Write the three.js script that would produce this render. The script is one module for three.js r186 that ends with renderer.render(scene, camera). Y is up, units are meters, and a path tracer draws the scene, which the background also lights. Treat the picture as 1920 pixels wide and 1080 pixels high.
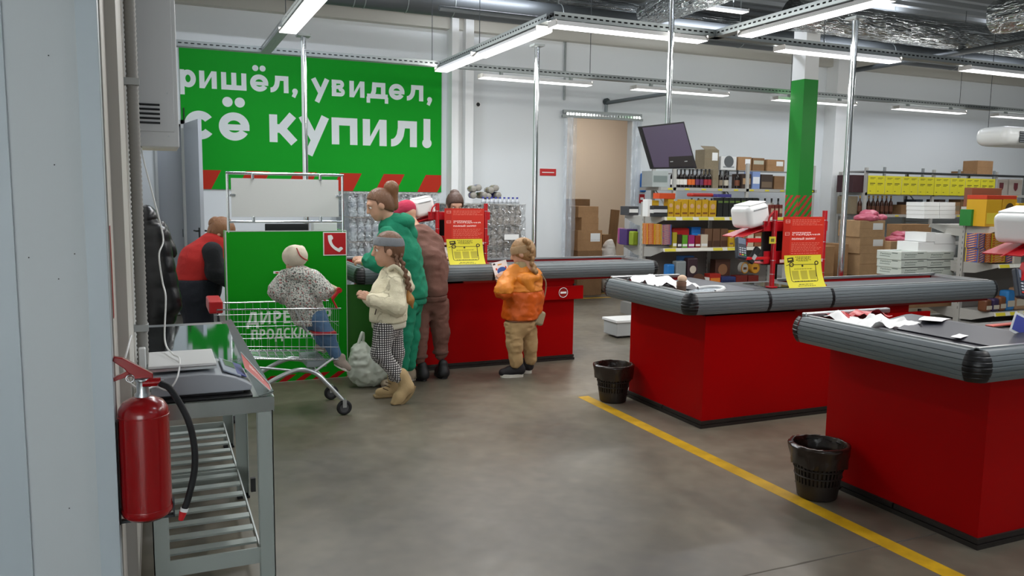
import * as THREE from 'three';
import { RoundedBoxGeometry } from 'three/addons/geometries/RoundedBoxGeometry.js';
import { mergeGeometries } from 'three/addons/utils/BufferGeometryUtils.js';
import { RectAreaLightUniformsLib } from 'three/addons/lights/RectAreaLightUniformsLib.js';
RectAreaLightUniformsLib.init();

// ---------------------------------------------------------------- camera
const FOCAL = 1519.79, YAW = 0.414629, PITCH = 0.115721, ROLL = 0.0135677, EYE = new THREE.Vector3(0, 1.6, 0);
const scene = new THREE.Scene();
scene.background = new THREE.Color().setRGB(7.6, 8.0, 8.1);   // overcast daylight outside the entrance
const camera = new THREE.PerspectiveCamera(2 * Math.atan(540 / FOCAL) * 180 / Math.PI, 16 / 9, 0.05, 60);
const V = (x, y, z) => new THREE.Vector3(x, y, z);
const camAxes = (() => {
  const fwd = V(Math.sin(YAW), 0, -Math.cos(YAW)), right = V(Math.cos(YAW), 0, Math.sin(YAW)), up = V(0, 1, 0);
  const fw = fwd.clone().multiplyScalar(Math.cos(PITCH)).addScaledVector(up, -Math.sin(PITCH));
  const u = up.clone().multiplyScalar(Math.cos(PITCH)).addScaledVector(fwd, Math.sin(PITCH));
  const r2 = right.clone().multiplyScalar(Math.cos(ROLL)).addScaledVector(u, Math.sin(ROLL));
  const u2 = u.clone().multiplyScalar(Math.cos(ROLL)).addScaledVector(right, -Math.sin(ROLL));
  return { r: r2, u: u2, f: fw };
})();
camera.position.copy(EYE);
camera.quaternion.setFromRotationMatrix(new THREE.Matrix4().makeBasis(camAxes.r, camAxes.u, camAxes.f.clone().negate()));
scene.add(camera);
const renderer = new THREE.WebGLRenderer();
renderer.toneMapping = THREE.LinearToneMapping;
renderer.toneMappingExposure = 0.9;
renderer.shadowMap.enabled = true;
const LAMP_NITS = 36;            // light of one LED strip, per square metre of its face

// a photograph pixel gives a direction; the distance comes from the plane that the thing touches
function at(px, py, axis, value) {
  const d = camAxes.f.clone().addScaledVector(camAxes.r, (px - 960) / FOCAL).addScaledVector(camAxes.u, -(py - 540) / FOCAL);
  return EYE.clone().addScaledVector(d, (value - EYE[axis]) / d[axis]);
}
// ---------------------------------------------------------------- helpers
let seed = 7;
const rnd = () => { seed = (seed * 1664525 + 1013904223) >>> 0; return seed / 4294967296; };
const rr = (a, b) => a + (b - a) * rnd();
const taken = new Map();
const numbered = n => { const k = taken.get(n) || 0; taken.set(n, k + 1); return k ? `${n}_${String(k).padStart(3, '0')}` : n; };
const hash3 = (x, y, z) => { let h = (x * 374761393 + y * 668265263 + z * 2147483647) | 0; h = Math.imul(h ^ (h >>> 13), 1274126177); return ((h ^ (h >>> 16)) >>> 0) / 4294967296; };
const sm = t => t * t * (3 - 2 * t);
function noise3(x, y, z) {
  const X = Math.floor(x), Y = Math.floor(y), Z = Math.floor(z), u = sm(x - X), v = sm(y - Y), w = sm(z - Z);
  const l = (a, b, t) => a + (b - a) * t;
  return l(l(l(hash3(X, Y, Z), hash3(X + 1, Y, Z), u), l(hash3(X, Y + 1, Z), hash3(X + 1, Y + 1, Z), u), v),
    l(l(hash3(X, Y, Z + 1), hash3(X + 1, Y, Z + 1), u), l(hash3(X, Y + 1, Z + 1), hash3(X + 1, Y + 1, Z + 1), u), v), w);
}
// tileable 2-D value noise
function tileNoise(x, y, n, s) {
  const f = (i, j) => hash3(((i % n) + n) % n, ((j % n) + n) % n, s);
  const gx = x * n, gy = y * n, i = Math.floor(gx), j = Math.floor(gy), u = sm(gx - i), v = sm(gy - j);
  return (f(i, j) * (1 - u) + f(i + 1, j) * u) * (1 - v) + (f(i, j + 1) * (1 - u) + f(i + 1, j + 1) * u) * v;
}
function fbm(x, y, n, oct, s) { let a = 0, w = 0.5, t = 0; for (let o = 0; o < oct; o++) { a += w * tileNoise(x, y, n << o, s + o); t += w; w *= 0.55; } return a / t; }
function dataTex(size, fn, srgb, metres = 1) {
  const d = new Uint8Array(size * size * 4);
  for (let j = 0; j < size; j++) for (let i = 0; i < size; i++) {
    const c = fn(i / size, j / size), k = (j * size + i) * 4;
    for (let q = 0; q < 3; q++) d[k + q] = Math.max(0, Math.min(255, Array.isArray(c) ? c[q] : c));
    d[k + 3] = 255;
  }
  const t = new THREE.DataTexture(d, size, size);
  t.wrapS = t.wrapT = THREE.RepeatWrapping; t.magFilter = THREE.LinearFilter; t.minFilter = THREE.LinearMipmapLinearFilter; t.generateMipmaps = true;
  if (srgb) t.colorSpace = THREE.SRGBColorSpace;
  t.repeat.set(1 / metres, 1 / metres); t.needsUpdate = true;
  return t;
}
function canvasTex(w, h, draw) {
  const c = document.createElement('canvas'); c.width = w; c.height = h;
  const g = c.getContext('2d'); draw(g, w, h);
  const t = new THREE.CanvasTexture(c); t.colorSpace = THREE.SRGBColorSpace; t.anisotropy = 8;
  return t;
}
const matCache = new Map();
function mat(color, rough = 0.6, metal = 0, extra) {
  const key = extra ? null : `${color}|${rough}|${metal}`;
  if (key && matCache.has(key)) return matCache.get(key);
  const m = (extra && (extra.clearcoat || extra.transmission || extra.sheen)) ? new THREE.MeshPhysicalMaterial() : new THREE.MeshStandardMaterial();
  m.color.set(color); m.roughness = rough; m.metalness = metal;
  if (extra) for (const k in extra) { if (k === 'sheenColor' || k === 'attenuationColor' || k === 'emissive') m[k].set(extra[k]); else m[k] = extra[k]; }
  if (key) matCache.set(key, m);
  return m;
}
// geometry helpers: everything returns a BufferGeometry with position, normal, uv and no index
const flat = g => { const o = g.index ? g.toNonIndexed() : g; for (const n of Object.keys(o.attributes)) if (!['position', 'normal', 'uv', 'color'].includes(n)) o.deleteAttribute(n); if (!o.attributes.uv) o.setAttribute('uv', new THREE.BufferAttribute(new Float32Array(o.attributes.position.count * 2), 2)); return o; };
const M4 = new THREE.Matrix4(), E3 = new THREE.Euler(), Q4 = new THREE.Quaternion();
function tf(g, x = 0, y = 0, z = 0, rx = 0, ry = 0, rz = 0) { M4.compose(V(x, y, z), Q4.setFromEuler(E3.set(rx, ry, rz)), V(1, 1, 1)); return g.applyMatrix4(M4); }
const box = (w, h, d, x = 0, y = 0, z = 0, rx, ry, rz) => tf(new THREE.BoxGeometry(w, h, d), x, y, z, rx, ry, rz);      // centred
const box2 = (x0, x1, y0, y1, z0, z1) => box(Math.abs(x1 - x0), Math.abs(y1 - y0), Math.abs(z1 - z0), (x0 + x1) / 2, (y0 + y1) / 2, (z0 + z1) / 2);
const rbox = (w, h, d, r, x = 0, y = 0, z = 0, rx, ry, rz) => tf(new RoundedBoxGeometry(w, h, d, 2, Math.min(r, w / 2.01, h / 2.01, d / 2.01)), x, y, z, rx, ry, rz);
const cyl = (r0, r1, h, seg = 16, x = 0, y = 0, z = 0, rx, ry, rz) => tf(new THREE.CylinderGeometry(r1, r0, h, seg), x, y, z, rx, ry, rz);   // r0 bottom, r1 top
const sph = (r, x = 0, y = 0, z = 0, sx = 1, sy = 1, sz = 1, a = 16, b = 12) => { const g = new THREE.SphereGeometry(r, a, b); g.scale(sx, sy, sz); return g.translate(x, y, z); };
function rod(a, b, r, seg = 8) { const d = b.clone().sub(a), g = new THREE.CylinderGeometry(r, r, d.length(), seg); g.applyQuaternion(new THREE.Quaternion().setFromUnitVectors(V(0, 1, 0), d.clone().normalize())); return g.translate((a.x + b.x) / 2, (a.y + b.y) / 2, (a.z + b.z) / 2); }
const tube = (pts, r, n = 40, seg = 8, closed = false) => new THREE.TubeGeometry(new THREE.CatmullRomCurve3(pts.map(p => Array.isArray(p) ? V(...p) : p), closed, 'catmullrom', 0.5), n, r, seg, closed);
const lathe = (pts, seg = 20) => new THREE.LatheGeometry(pts.map(p => new THREE.Vector2(p[0], p[1])), seg);
function prism(pts, depth, bevel = 0) {   // outline in x,y swept along +z
  const s = new THREE.Shape(pts.map(p => new THREE.Vector2(p[0], p[1])));
  return new THREE.ExtrudeGeometry(s, { depth, bevelEnabled: bevel > 0, bevelThickness: bevel, bevelSize: bevel, bevelSegments: 2, steps: 1 });
}
function uvBox(g, s = 1) {                // uv in metres by the dominant direction of the normal
  const p = g.attributes.position, n = g.attributes.normal, uv = new Float32Array(p.count * 2);
  for (let i = 0; i < p.count; i++) {
    const ax = Math.abs(n.getX(i)), ay = Math.abs(n.getY(i)), az = Math.abs(n.getZ(i));
    const [u, v] = ay >= ax && ay >= az ? [p.getX(i), p.getZ(i)] : ax > az ? [p.getZ(i), p.getY(i)] : [p.getX(i), p.getY(i)];
    uv[2 * i] = u * s; uv[2 * i + 1] = v * s;
  }
  g.setAttribute('uv', new THREE.BufferAttribute(uv, 2)); return g;
}
function join(gs) { gs = (Array.isArray(gs) ? gs : [gs]).map(flat); return gs.length === 1 ? gs[0] : mergeGeometries(gs); }
function mesh(name, gs, m, parent, opt = {}) {
  let g = join(gs); if (opt.metres) g = uvBox(g, 1);
  const o = new THREE.Mesh(g, m); o.name = parent ? name : numbered(name); o.castShadow = o.receiveShadow = true;
  (parent || scene).add(o);
  if (opt.label) o.userData.label = opt.label;
  if (opt.kind) o.userData.kind = opt.kind;
  return o;
}
const part = (parent, name, gs, m, opt) => mesh(name, gs, m, parent, opt);
function tag(o, label, category, group) { o.userData.label = label; o.userData.category = category; if (group) o.userData.group = group; return o; }
function thing(name, label, category, pos = [0, 0, 0], ry = 0, group) {
  const o = new THREE.Group(); o.name = numbered(name); scene.add(o); o.position.set(...(pos.isVector3 ? [pos.x, pos.y, pos.z] : pos)); o.rotation.y = ry;
  return tag(o, label, category, group);
}
function copy(src, pos, ry = 0, label) {
  const o = src.clone(); o.name = numbered(src.name.replace(/_\d{3}$/, '')); scene.add(o); o.position.set(...pos); o.rotation.y = ry;
  o.userData = { ...src.userData }; if (label) o.userData.label = label; return o;
}
const struct = (name, gs, m, label, opt = {}) => { const o = mesh(name, gs, m, null, opt); o.userData.kind = 'structure'; if (label) o.userData.label = label; return o; };
// a single mesh that is a thing, placed at its own base
function item(name, gs, m, label, category, pos, ry = 0, group, opt = {}) { const o = mesh(name, gs, m, null, opt); o.position.set(...pos); o.rotation.y = ry; return tag(o, label, category, group); }
// a flat print: a thin card whose front (+z) carries the texture
function printGeo(w, h, t = 0.002) {
  const g = new THREE.PlaneGeometry(w, h); g.translate(0, 0, t / 2 + 0.0004); return g;
}
const fontOf = (px, w = 'bold') => `${w} ${px}px sans-serif`;
function fitText(g, s, x, y, w, h, weight = 'bold') {         // draw text stretched into a rectangle (x, baseline y)
  g.font = fontOf(h / 0.72, weight); const m = g.measureText(s).width; g.save(); g.translate(x, y); g.scale(w / m, 1); g.textAlign = 'left'; g.textBaseline = 'alphabetic'; g.fillText(s, 0, 0); g.restore();
}
// ---------------------------------------------------------------- soft bodies: distance fields meshed by surface nets
const CAP = (a, b, ra, rb) => ({ t: 0, a, b, ra, rb });
const ELL = (c, r, q) => ({ t: 1, c, r: r.isVector3 ? r : V(...r), q: q ? q.clone().invert() : null });
function fieldOf(prims, k = .03) {
  const P = prims.map(p => {
    if (p.t === 0) { const d = p.b.clone().sub(p.a); return { ...p, d, l2: Math.max(1e-9, d.lengthSq()) }; }
    return { ...p, m: Math.min(p.r.x, p.r.y, p.r.z), tmp: V(0, 0, 0) };
  });
  return (x, y, z) => {
    let s = 1e9;
    for (const p of P) {
      let d;
      if (p.t === 0) {
        const ax = x - p.a.x, ay = y - p.a.y, az = z - p.a.z; let h = (ax * p.d.x + ay * p.d.y + az * p.d.z) / p.l2; h = h < 0 ? 0 : h > 1 ? 1 : h;
        const ex = ax - p.d.x * h, ey = ay - p.d.y * h, ez = az - p.d.z * h; d = Math.sqrt(ex * ex + ey * ey + ez * ez) - (p.ra + (p.rb - p.ra) * h);
      } else {
        const t = p.tmp.set(x - p.c.x, y - p.c.y, z - p.c.z); if (p.q) t.applyQuaternion(p.q);
        const nx = t.x / p.r.x, ny = t.y / p.r.y, nz = t.z / p.r.z, k0 = Math.sqrt(nx * nx + ny * ny + nz * nz), mx = t.x / (p.r.x * p.r.x), my = t.y / (p.r.y * p.r.y), mz = t.z / (p.r.z * p.r.z), k1 = Math.sqrt(mx * mx + my * my + mz * mz);
        d = k1 > 1e-6 ? k0 * (k0 - 1) / k1 : -p.m;
      }
      if (p.sub) { const h = Math.max(k - Math.abs(-d - s), 0) / k; s = Math.max(s, -d) + h * h * k * .25; }
      else { const h = Math.max(k - Math.abs(d - s), 0) / k; s = Math.min(s, d) - h * h * k * .25; }
    }
    return s;
  };
}
function boundsOf(prims, pad) {
  const lo = V(1e9, 1e9, 1e9), hi = V(-1e9, -1e9, -1e9), add = (p, r) => { lo.min(V(p.x - r, p.y - r, p.z - r)); hi.max(V(p.x + r, p.y + r, p.z + r)); };
  for (const p of prims) { if (p.sub) continue; if (p.t === 0) { add(p.a, p.ra + pad); add(p.b, p.rb + pad); } else add(p.c, Math.max(p.r.x, p.r.y, p.r.z) + pad); }
  return [lo, hi];
}
function nets(f, lo, hi, cell) {             // naive surface nets on a regular grid
  const nx = Math.ceil((hi.x - lo.x) / cell) + 2, ny = Math.ceil((hi.y - lo.y) / cell) + 2, nz = Math.ceil((hi.z - lo.z) / cell) + 2;
  const F = new Float32Array(nx * ny * nz), id = (i, j, k) => i + nx * (j + ny * k);
  for (let k = 0; k < nz; k++) for (let j = 0; j < ny; j++) for (let i = 0; i < nx; i++) F[id(i, j, k)] = f(lo.x + i * cell, lo.y + j * cell, lo.z + k * cell);
  const vid = new Int32Array(nx * ny * nz).fill(-1), pos = [], idx = [];
  const off = [[0, 0, 0], [1, 0, 0], [0, 1, 0], [1, 1, 0], [0, 0, 1], [1, 0, 1], [0, 1, 1], [1, 1, 1]], edges = [[0, 1], [2, 3], [4, 5], [6, 7], [0, 2], [1, 3], [4, 6], [5, 7], [0, 4], [1, 5], [2, 6], [3, 7]];
  for (let k = 0; k < nz - 1; k++) for (let j = 0; j < ny - 1; j++) for (let i = 0; i < nx - 1; i++) {
    let m = 0; const v = []; for (let c = 0; c < 8; c++) { const q = F[id(i + off[c][0], j + off[c][1], k + off[c][2])]; v.push(q); if (q < 0) m |= 1 << c; }
    if (m === 0 || m === 255) continue;
    let x = 0, y = 0, z = 0, n = 0;
    for (const [a, b] of edges) if ((v[a] < 0) !== (v[b] < 0)) { const t = v[a] / (v[a] - v[b]); x += off[a][0] + t * (off[b][0] - off[a][0]); y += off[a][1] + t * (off[b][1] - off[a][1]); z += off[a][2] + t * (off[b][2] - off[a][2]); n++; }
    vid[id(i, j, k)] = pos.length / 3; pos.push(lo.x + (i + x / n) * cell, lo.y + (j + y / n) * cell, lo.z + (k + z / n) * cell);
  }
  const quad = (a, b, c, d, flip) => { if (a < 0 || b < 0 || c < 0 || d < 0) return; if (flip) idx.push(a, c, b, a, d, c); else idx.push(a, b, c, a, c, d); };
  for (let k = 1; k < nz - 1; k++) for (let j = 1; j < ny - 1; j++) for (let i = 1; i < nx - 1; i++) {
    const s = F[id(i, j, k)] < 0;
    if (s !== (F[id(i + 1, j, k)] < 0)) quad(vid[id(i, j - 1, k - 1)], vid[id(i, j, k - 1)], vid[id(i, j, k)], vid[id(i, j - 1, k)], !s);
    if (s !== (F[id(i, j + 1, k)] < 0)) quad(vid[id(i - 1, j, k - 1)], vid[id(i - 1, j, k)], vid[id(i, j, k)], vid[id(i, j, k - 1)], !s);
    if (s !== (F[id(i, j, k + 1)] < 0)) quad(vid[id(i - 1, j - 1, k)], vid[id(i, j - 1, k)], vid[id(i, j, k)], vid[id(i - 1, j, k)], !s);
  }
  const g = new THREE.BufferGeometry(); g.setAttribute('position', new THREE.BufferAttribute(new Float32Array(pos), 3)); g.setIndex(idx); g.computeVertexNormals();
  return g;
}
// opt: k blend, cell, wrinkle [amplitude, frequency], clip(x,y,z) -> positive outside, shell
function soft(prims, opt = {}) {
  const { k = .03, cell = .013, wrinkle, clip, inflate = 0 } = opt, f0 = fieldOf(prims, k), [lo, hi] = boundsOf(prims, inflate + cell * 2 + (wrinkle ? wrinkle[0] : 0));
  const f = (x, y, z) => {
    let d = f0(x, y, z) - inflate;
    if (wrinkle && d < wrinkle[0] * 3 && d > -wrinkle[0] * 3) { const w = wrinkle[1]; d += wrinkle[0] * (Math.abs(noise3(x * w, y * w * (wrinkle[2] || 1.6), z * w) - .5) * 2 - .4 + .5 * (noise3(x * w * 2.3, y * w * 3, z * w * 2.3) - .5)); }
    if (clip) { const c = clip(x, y, z); if (c > d) d = c; }
    return d;
  };
  const g = nets(f, lo, hi, cell); return uvBox(g);
}
// ---------------------------------------------------------------- surface materials
const floorMap = dataTex(1024, (u, v) => {
  const a = fbm(u, v, 4, 6, 11), b = fbm(u, v, 12, 4, 31), c = fbm(u, v, 90, 2, 57);
  let k = 0.80 + 0.55 * (a - 0.5) + 0.30 * (b - 0.5) + 0.14 * (c - 0.5);
  return [125 * k, 118 * k, 102 * k];
}, true, 7.3);
const floorRough = dataTex(512, (u, v) => 72 + 36 * fbm(u, v, 6, 5, 5) + 22 * fbm(u, v, 64, 2, 8), false, 4.1);
const M = {};
M.floor = mat(0xffffff, 1, 0, { map: floorMap, roughnessMap: floorRough });
const wallBump = dataTex(256, (u, v) => 118 + 20 * fbm(u, v, 32, 3, 3) + 6 * Math.sin(v * 6.2832 * 24), false, 0.6);
M.wall = mat(0xdfe4e6, 0.55, 0, { bumpMap: wallBump, bumpScale: 0.0006 });
M.wallSide = mat(0xdcdedd, 0.55);
M.beige = mat(0xcfc1b0, 0.8);
M.grey = mat(0x8f9496, 0.5, 0.2);
M.lightGrey = mat(0xb9bdbc, 0.45, 0.1);
M.darkSteel = mat(0x3c4043, 0.5, 0.5);
M.black = mat(0x0e0e0f, 0.55);
M.rubber = mat(0x17181a, 0.7);
M.galv = mat(0x9aa09f, 0.38, 0.75, { roughnessMap: dataTex(256, (u, v) => 90 + 90 * fbm(u, v, 16, 3, 9), false, 0.5), roughness: 1 });
M.chrome = mat(0xd6dadb, 0.13, 1);
M.steel = mat(0xc6cbcd, 0.3, 0.9);
M.white = mat(0xe9ebea, 0.45);
M.whiteGloss = mat(0xeceeec, 0.25);
M.redGloss = Object.assign(new THREE.MeshPhysicalMaterial({ color: 0x9a0002, roughness: 0.45 }), { specularIntensity: 0.22 });
M.redMetal = mat(0xb40d1a, 0.35, 0.0);
M.green = mat(0x168a22, 0.45);
M.signRed = mat(0xb22a1c, 0.5);
M.deck = mat(0x8b8f90, 0.5, 0.45);
M.glass = mat(0xffffff, 0.0, 0, { transmission: 1, thickness: 0, ior: 1.45 });
M.strip = mat(0xeef1f4, 0.12, 0, { transmission: 0.82, thickness: 0, ior: 1.45 });
const boardTex = dataTex(256, (u, v) => { const k = 0.93 + 0.12 * (fbm(u, v, 8, 4, 21) - 0.5) + 0.06 * (tileNoise(u, v, 120, 4) - 0.5) + 0.02 * Math.sin(u * 6.2832 * 60); return [255 * k, 255 * k, 255 * k]; }, true, 0.7);
const kraft = c => mat(c, 0.85, 0, { map: boardTex });
M.kraft = kraft(0xa9825a); M.kraftDark = kraft(0x8a6846); M.kraftLight = kraft(0xbb9870); M.kraftGrey = kraft(0x8d8068);
const foilBump = dataTex(256, (u, v) => { const a = Math.abs(fbm(u, v, 8, 4, 41) - 0.5), b = Math.abs(fbm(u, v, 14, 3, 47) - 0.5); return 255 - 900 * Math.min(a, b * 1.4); }, false, 0.55);
M.foil = mat(0xc9ced0, 0.2, 0.95, { bumpMap: foilBump, bumpScale: 0.03 });

// ---------------------------------------------------------------- the hall: floor, walls, deck
const ZB = -11, XW = -0.14, DECK = 4.5;
struct('floor', box2(-4.4, 18.4, -0.12, 0, ZB - 3.2, 5.2), M.floor, 'grey polished concrete floor of the shop hall', { metres: true });
// back wall with the storage doorway (5.72 to 6.86) and the office doorway (0.03 to 0.36)
struct('wall_back', [
  box2(-4.4, 0.03, 0, DECK + .3, ZB - .16, ZB), box2(0.03, 0.36, 2.42, DECK + .3, ZB - .16, ZB), box2(0.36, 5.72, 0, DECK + .3, ZB - .16, ZB),
  box2(5.72, 6.86, 2.78, DECK + .3, ZB - .16, ZB), box2(6.86, 18.4, 0, DECK + .3, ZB - .16, ZB)], M.wall, 'white panel wall behind the tills and shelves', { metres: true });
struct('wall_right', box2(18.2, 18.4, 0, DECK + .3, ZB, 5.2), M.wall, 'white panel wall beyond the shelving');
struct('wall_front', [box2(-4.4, -4.0, 0, DECK + .3, 5.0, 5.2), box2(-4.0, -.6, 2.7, DECK + .3, 5.0, 5.2), box2(-.6, 18.4, 0, DECK + .3, 5.0, 5.2)], M.wall, 'white panel wall on the entrance side');
{ // glazed entrance behind the viewer: its daylight makes the near pier bluish
  const w = new THREE.Group(); w.name = 'window_1'; w.userData = { kind: 'structure', label: 'glazed entrance front in the wall behind the viewer' }; scene.add(w); w.position.set(-1.64, 0, 5.1);
  for (let i = 0; i < 4; i++) part(w, 'mullion', box2(-2.36 + i * 1.12, -2.28 + i * 1.12, 0, 2.7, -.04, .04), M.lightGrey);
  for (let i = 0; i < 3; i++) part(w, 'pane', box2(-2.28 + i * 1.12, -1.24 + i * 1.12, .04, 2.66, -.004, .004), M.glass);
}
struct('wall_left', box2(-0.36, XW - .03, 0, DECK + .3, ZB, -4.22), M.wallSide, 'white side wall beside the packing table');
struct('wall_side', box2(-4.4, -4.2, 0, DECK + .3, -2.8, 5.0), M.wall, 'white panel wall left of the entrance');
// near-by pillar: a panel pier whose broad face looks into the hall, with folded corner flashings
{
  const p = new THREE.Group(); p.name = 'wall_pier'; scene.add(p); p.userData = { kind: 'structure', label: 'pale panel pier beside the fire extinguisher' };
  p.position.set(XW, 0, -2.8);
  const z0 = 0, pale = mat(0xccd2d4, 0.5), paleTrim = mat(0xc0cbd1, 0.42), cream = mat(0xcfcac0, 0.6);
  part(p, 'panel', box2(-4.1, -0.008, 0, DECK, -1.4, z0 - .012), pale);
  part(p, 'flashing', [box2(-0.058, 0, 0, DECK, z0 - .012, z0), box2(-0.006, 0, 0, DECK, -0.09, z0)], paleTrim);
  part(p, 'flashing', box2(-0.52, -0.247, 0, DECK, z0 - .012, z0), paleTrim);
  part(p, 'edge_strip', box2(-0.010, 0.004, 0, DECK, -0.16, -0.095), cream);
  part(p, 'side_panel', box2(-0.02, -0.002, 0, DECK, -1.395, -0.19), mat(0xcbc7bf, 0.55));
  part(p, 'pilaster', box2(-.02, .035, 0, DECK, -1.36, -.5), mat(0xc6c3bc, .55)); part(p, 'pilaster_edge', box2(.03, .04, 0, DECK, -1.385, -1.355), M.white);
  part(p, 'corner_bead', box2(-0.02, 0.006, 0, DECK, -1.41, -1.37), M.white);
  const dents = [[148, 64], [91, 104], [156, 292], [102, 309], [54, 483], [140, 476], [110, 523], [130, 953]];
  for (const [a, b] of dents) { const q = at(a, b, 'z', -2.812); part(p, 'rivet', cyl(0.0024, 0.0016, 0.0022, 10, q.x - XW, q.y, -0.0118, Math.PI / 2), M.darkSteel); }
  for (const [a, b] of [[212, 2], [224, 250]]) { const d = at(a, b, 'x', XW); part(p, 'rivet', cyl(0.004, 0.004, 0.006, 10, 0, d.y, d.z + 2.8, 0, 0, Math.PI / 2), M.black); }
}
// corrugated roof deck: trapezoid ribs that run along the hall
{
  const pts = []; let z = 0; const W = 16.4, pitch = 0.3;
  const top = [], n = Math.floor(W / pitch);
  for (let i = 0; i < n; i++) top.push([z, 0], [z + .1, 0], [z + .15, .09], [z + .25, .09], [z + .3, 0]), z += pitch;
  const outline = [...top, [z, .35], [0, .35]];
  const g = prism(outline, 22.8); g.rotateY(Math.PI / 2); // x -> -z, z -> x
  g.translate(-4.4, DECK, 5.2);
  struct('ceiling', g, M.deck, 'grey corrugated steel roof deck', {});
}
// storage room behind the doorway
struct('wall_storage', [box2(4.6, 9.4, 0, 3.4, ZB - 3.2, ZB - 3.0), box2(4.6, 4.8, 0, 3.4, ZB - 3.0, ZB - .16), box2(9.2, 9.4, 0, 3.4, ZB - 3.0, ZB - .16)], M.beige, 'beige walls of the storage room behind the doorway');
struct('ceiling_storage', box2(4.6, 9.4, 3.2, 3.4, ZB - 3.0, ZB - .16), M.beige, 'beige ceiling of the storage room');
struct('wall_office', [box2(-0.9, -0.8, 0, 2.7, ZB - 1.5, ZB - .16), box2(1.2, 1.3, 0, 2.7, ZB - 1.5, ZB - .16), box2(-0.9, 1.3, 0, 2.7, ZB - 1.6, ZB - 1.5), box2(-0.9, 1.3, 2.6, 2.7, ZB - 1.5, ZB - .16)], M.wallSide, 'white walls of the small room behind the office door');
// floor tape
const tape = mat(0xd9a90f, 0.5, 0, { map: dataTex(256, (u, v) => { const k = 0.9 + 0.25 * (fbm(u, v, 10, 4, 61) - 0.5); return [255 * k, 255 * k, 250 * k]; }, true, 0.8) });
item('floor_tape', box2(0, 0.095, 0, 0.0012, 0, 6.6), tape, 'long yellow floor line in front of the red tills', 'floor line', [3.032, 0, -5.56], 0, null, { metres: true });
item('floor_tape', box2(0, 1.1, 0, 0.0012, 0, 0.06), tape, 'short yellow line at the storage doorway', 'floor line', [5.74, 0, -11.02], 0, null, { metres: true });
item('floor_tape', box2(0, 1.1, 0, 0.0012, 0, 0.06), tape, 'yellow line just inside the storage doorway', 'floor line', [5.74, 0, -11.5], 0, null, { metres: true });
// saw-cut joints of the slab, with their crumbled edges
{
  const jm = mat(0x5b554c, 0.9);
  for (const [x0, x1, z0] of [[0.9, 3.4, -2.60]]) {
    const pts = []; const n = 60; for (let i = 0; i <= n; i++) pts.push([(x1 - x0) * i / n, 0.001 + 0.006 * noise3(i * .6, z0 * 3, x0)]);
    for (let i = n; i >= 0; i--) pts.push([(x1 - x0) * i / n, -0.001 - 0.006 * noise3(i * .7, 9 + z0, x0)]);
    const g = prism(pts, 0.0008); g.rotateX(-Math.PI / 2);
    const o = struct('trim_1', g, jm, 'filled saw-cut joint in the concrete floor'); o.position.set(x0, 0, z0);
  }
}
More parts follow.
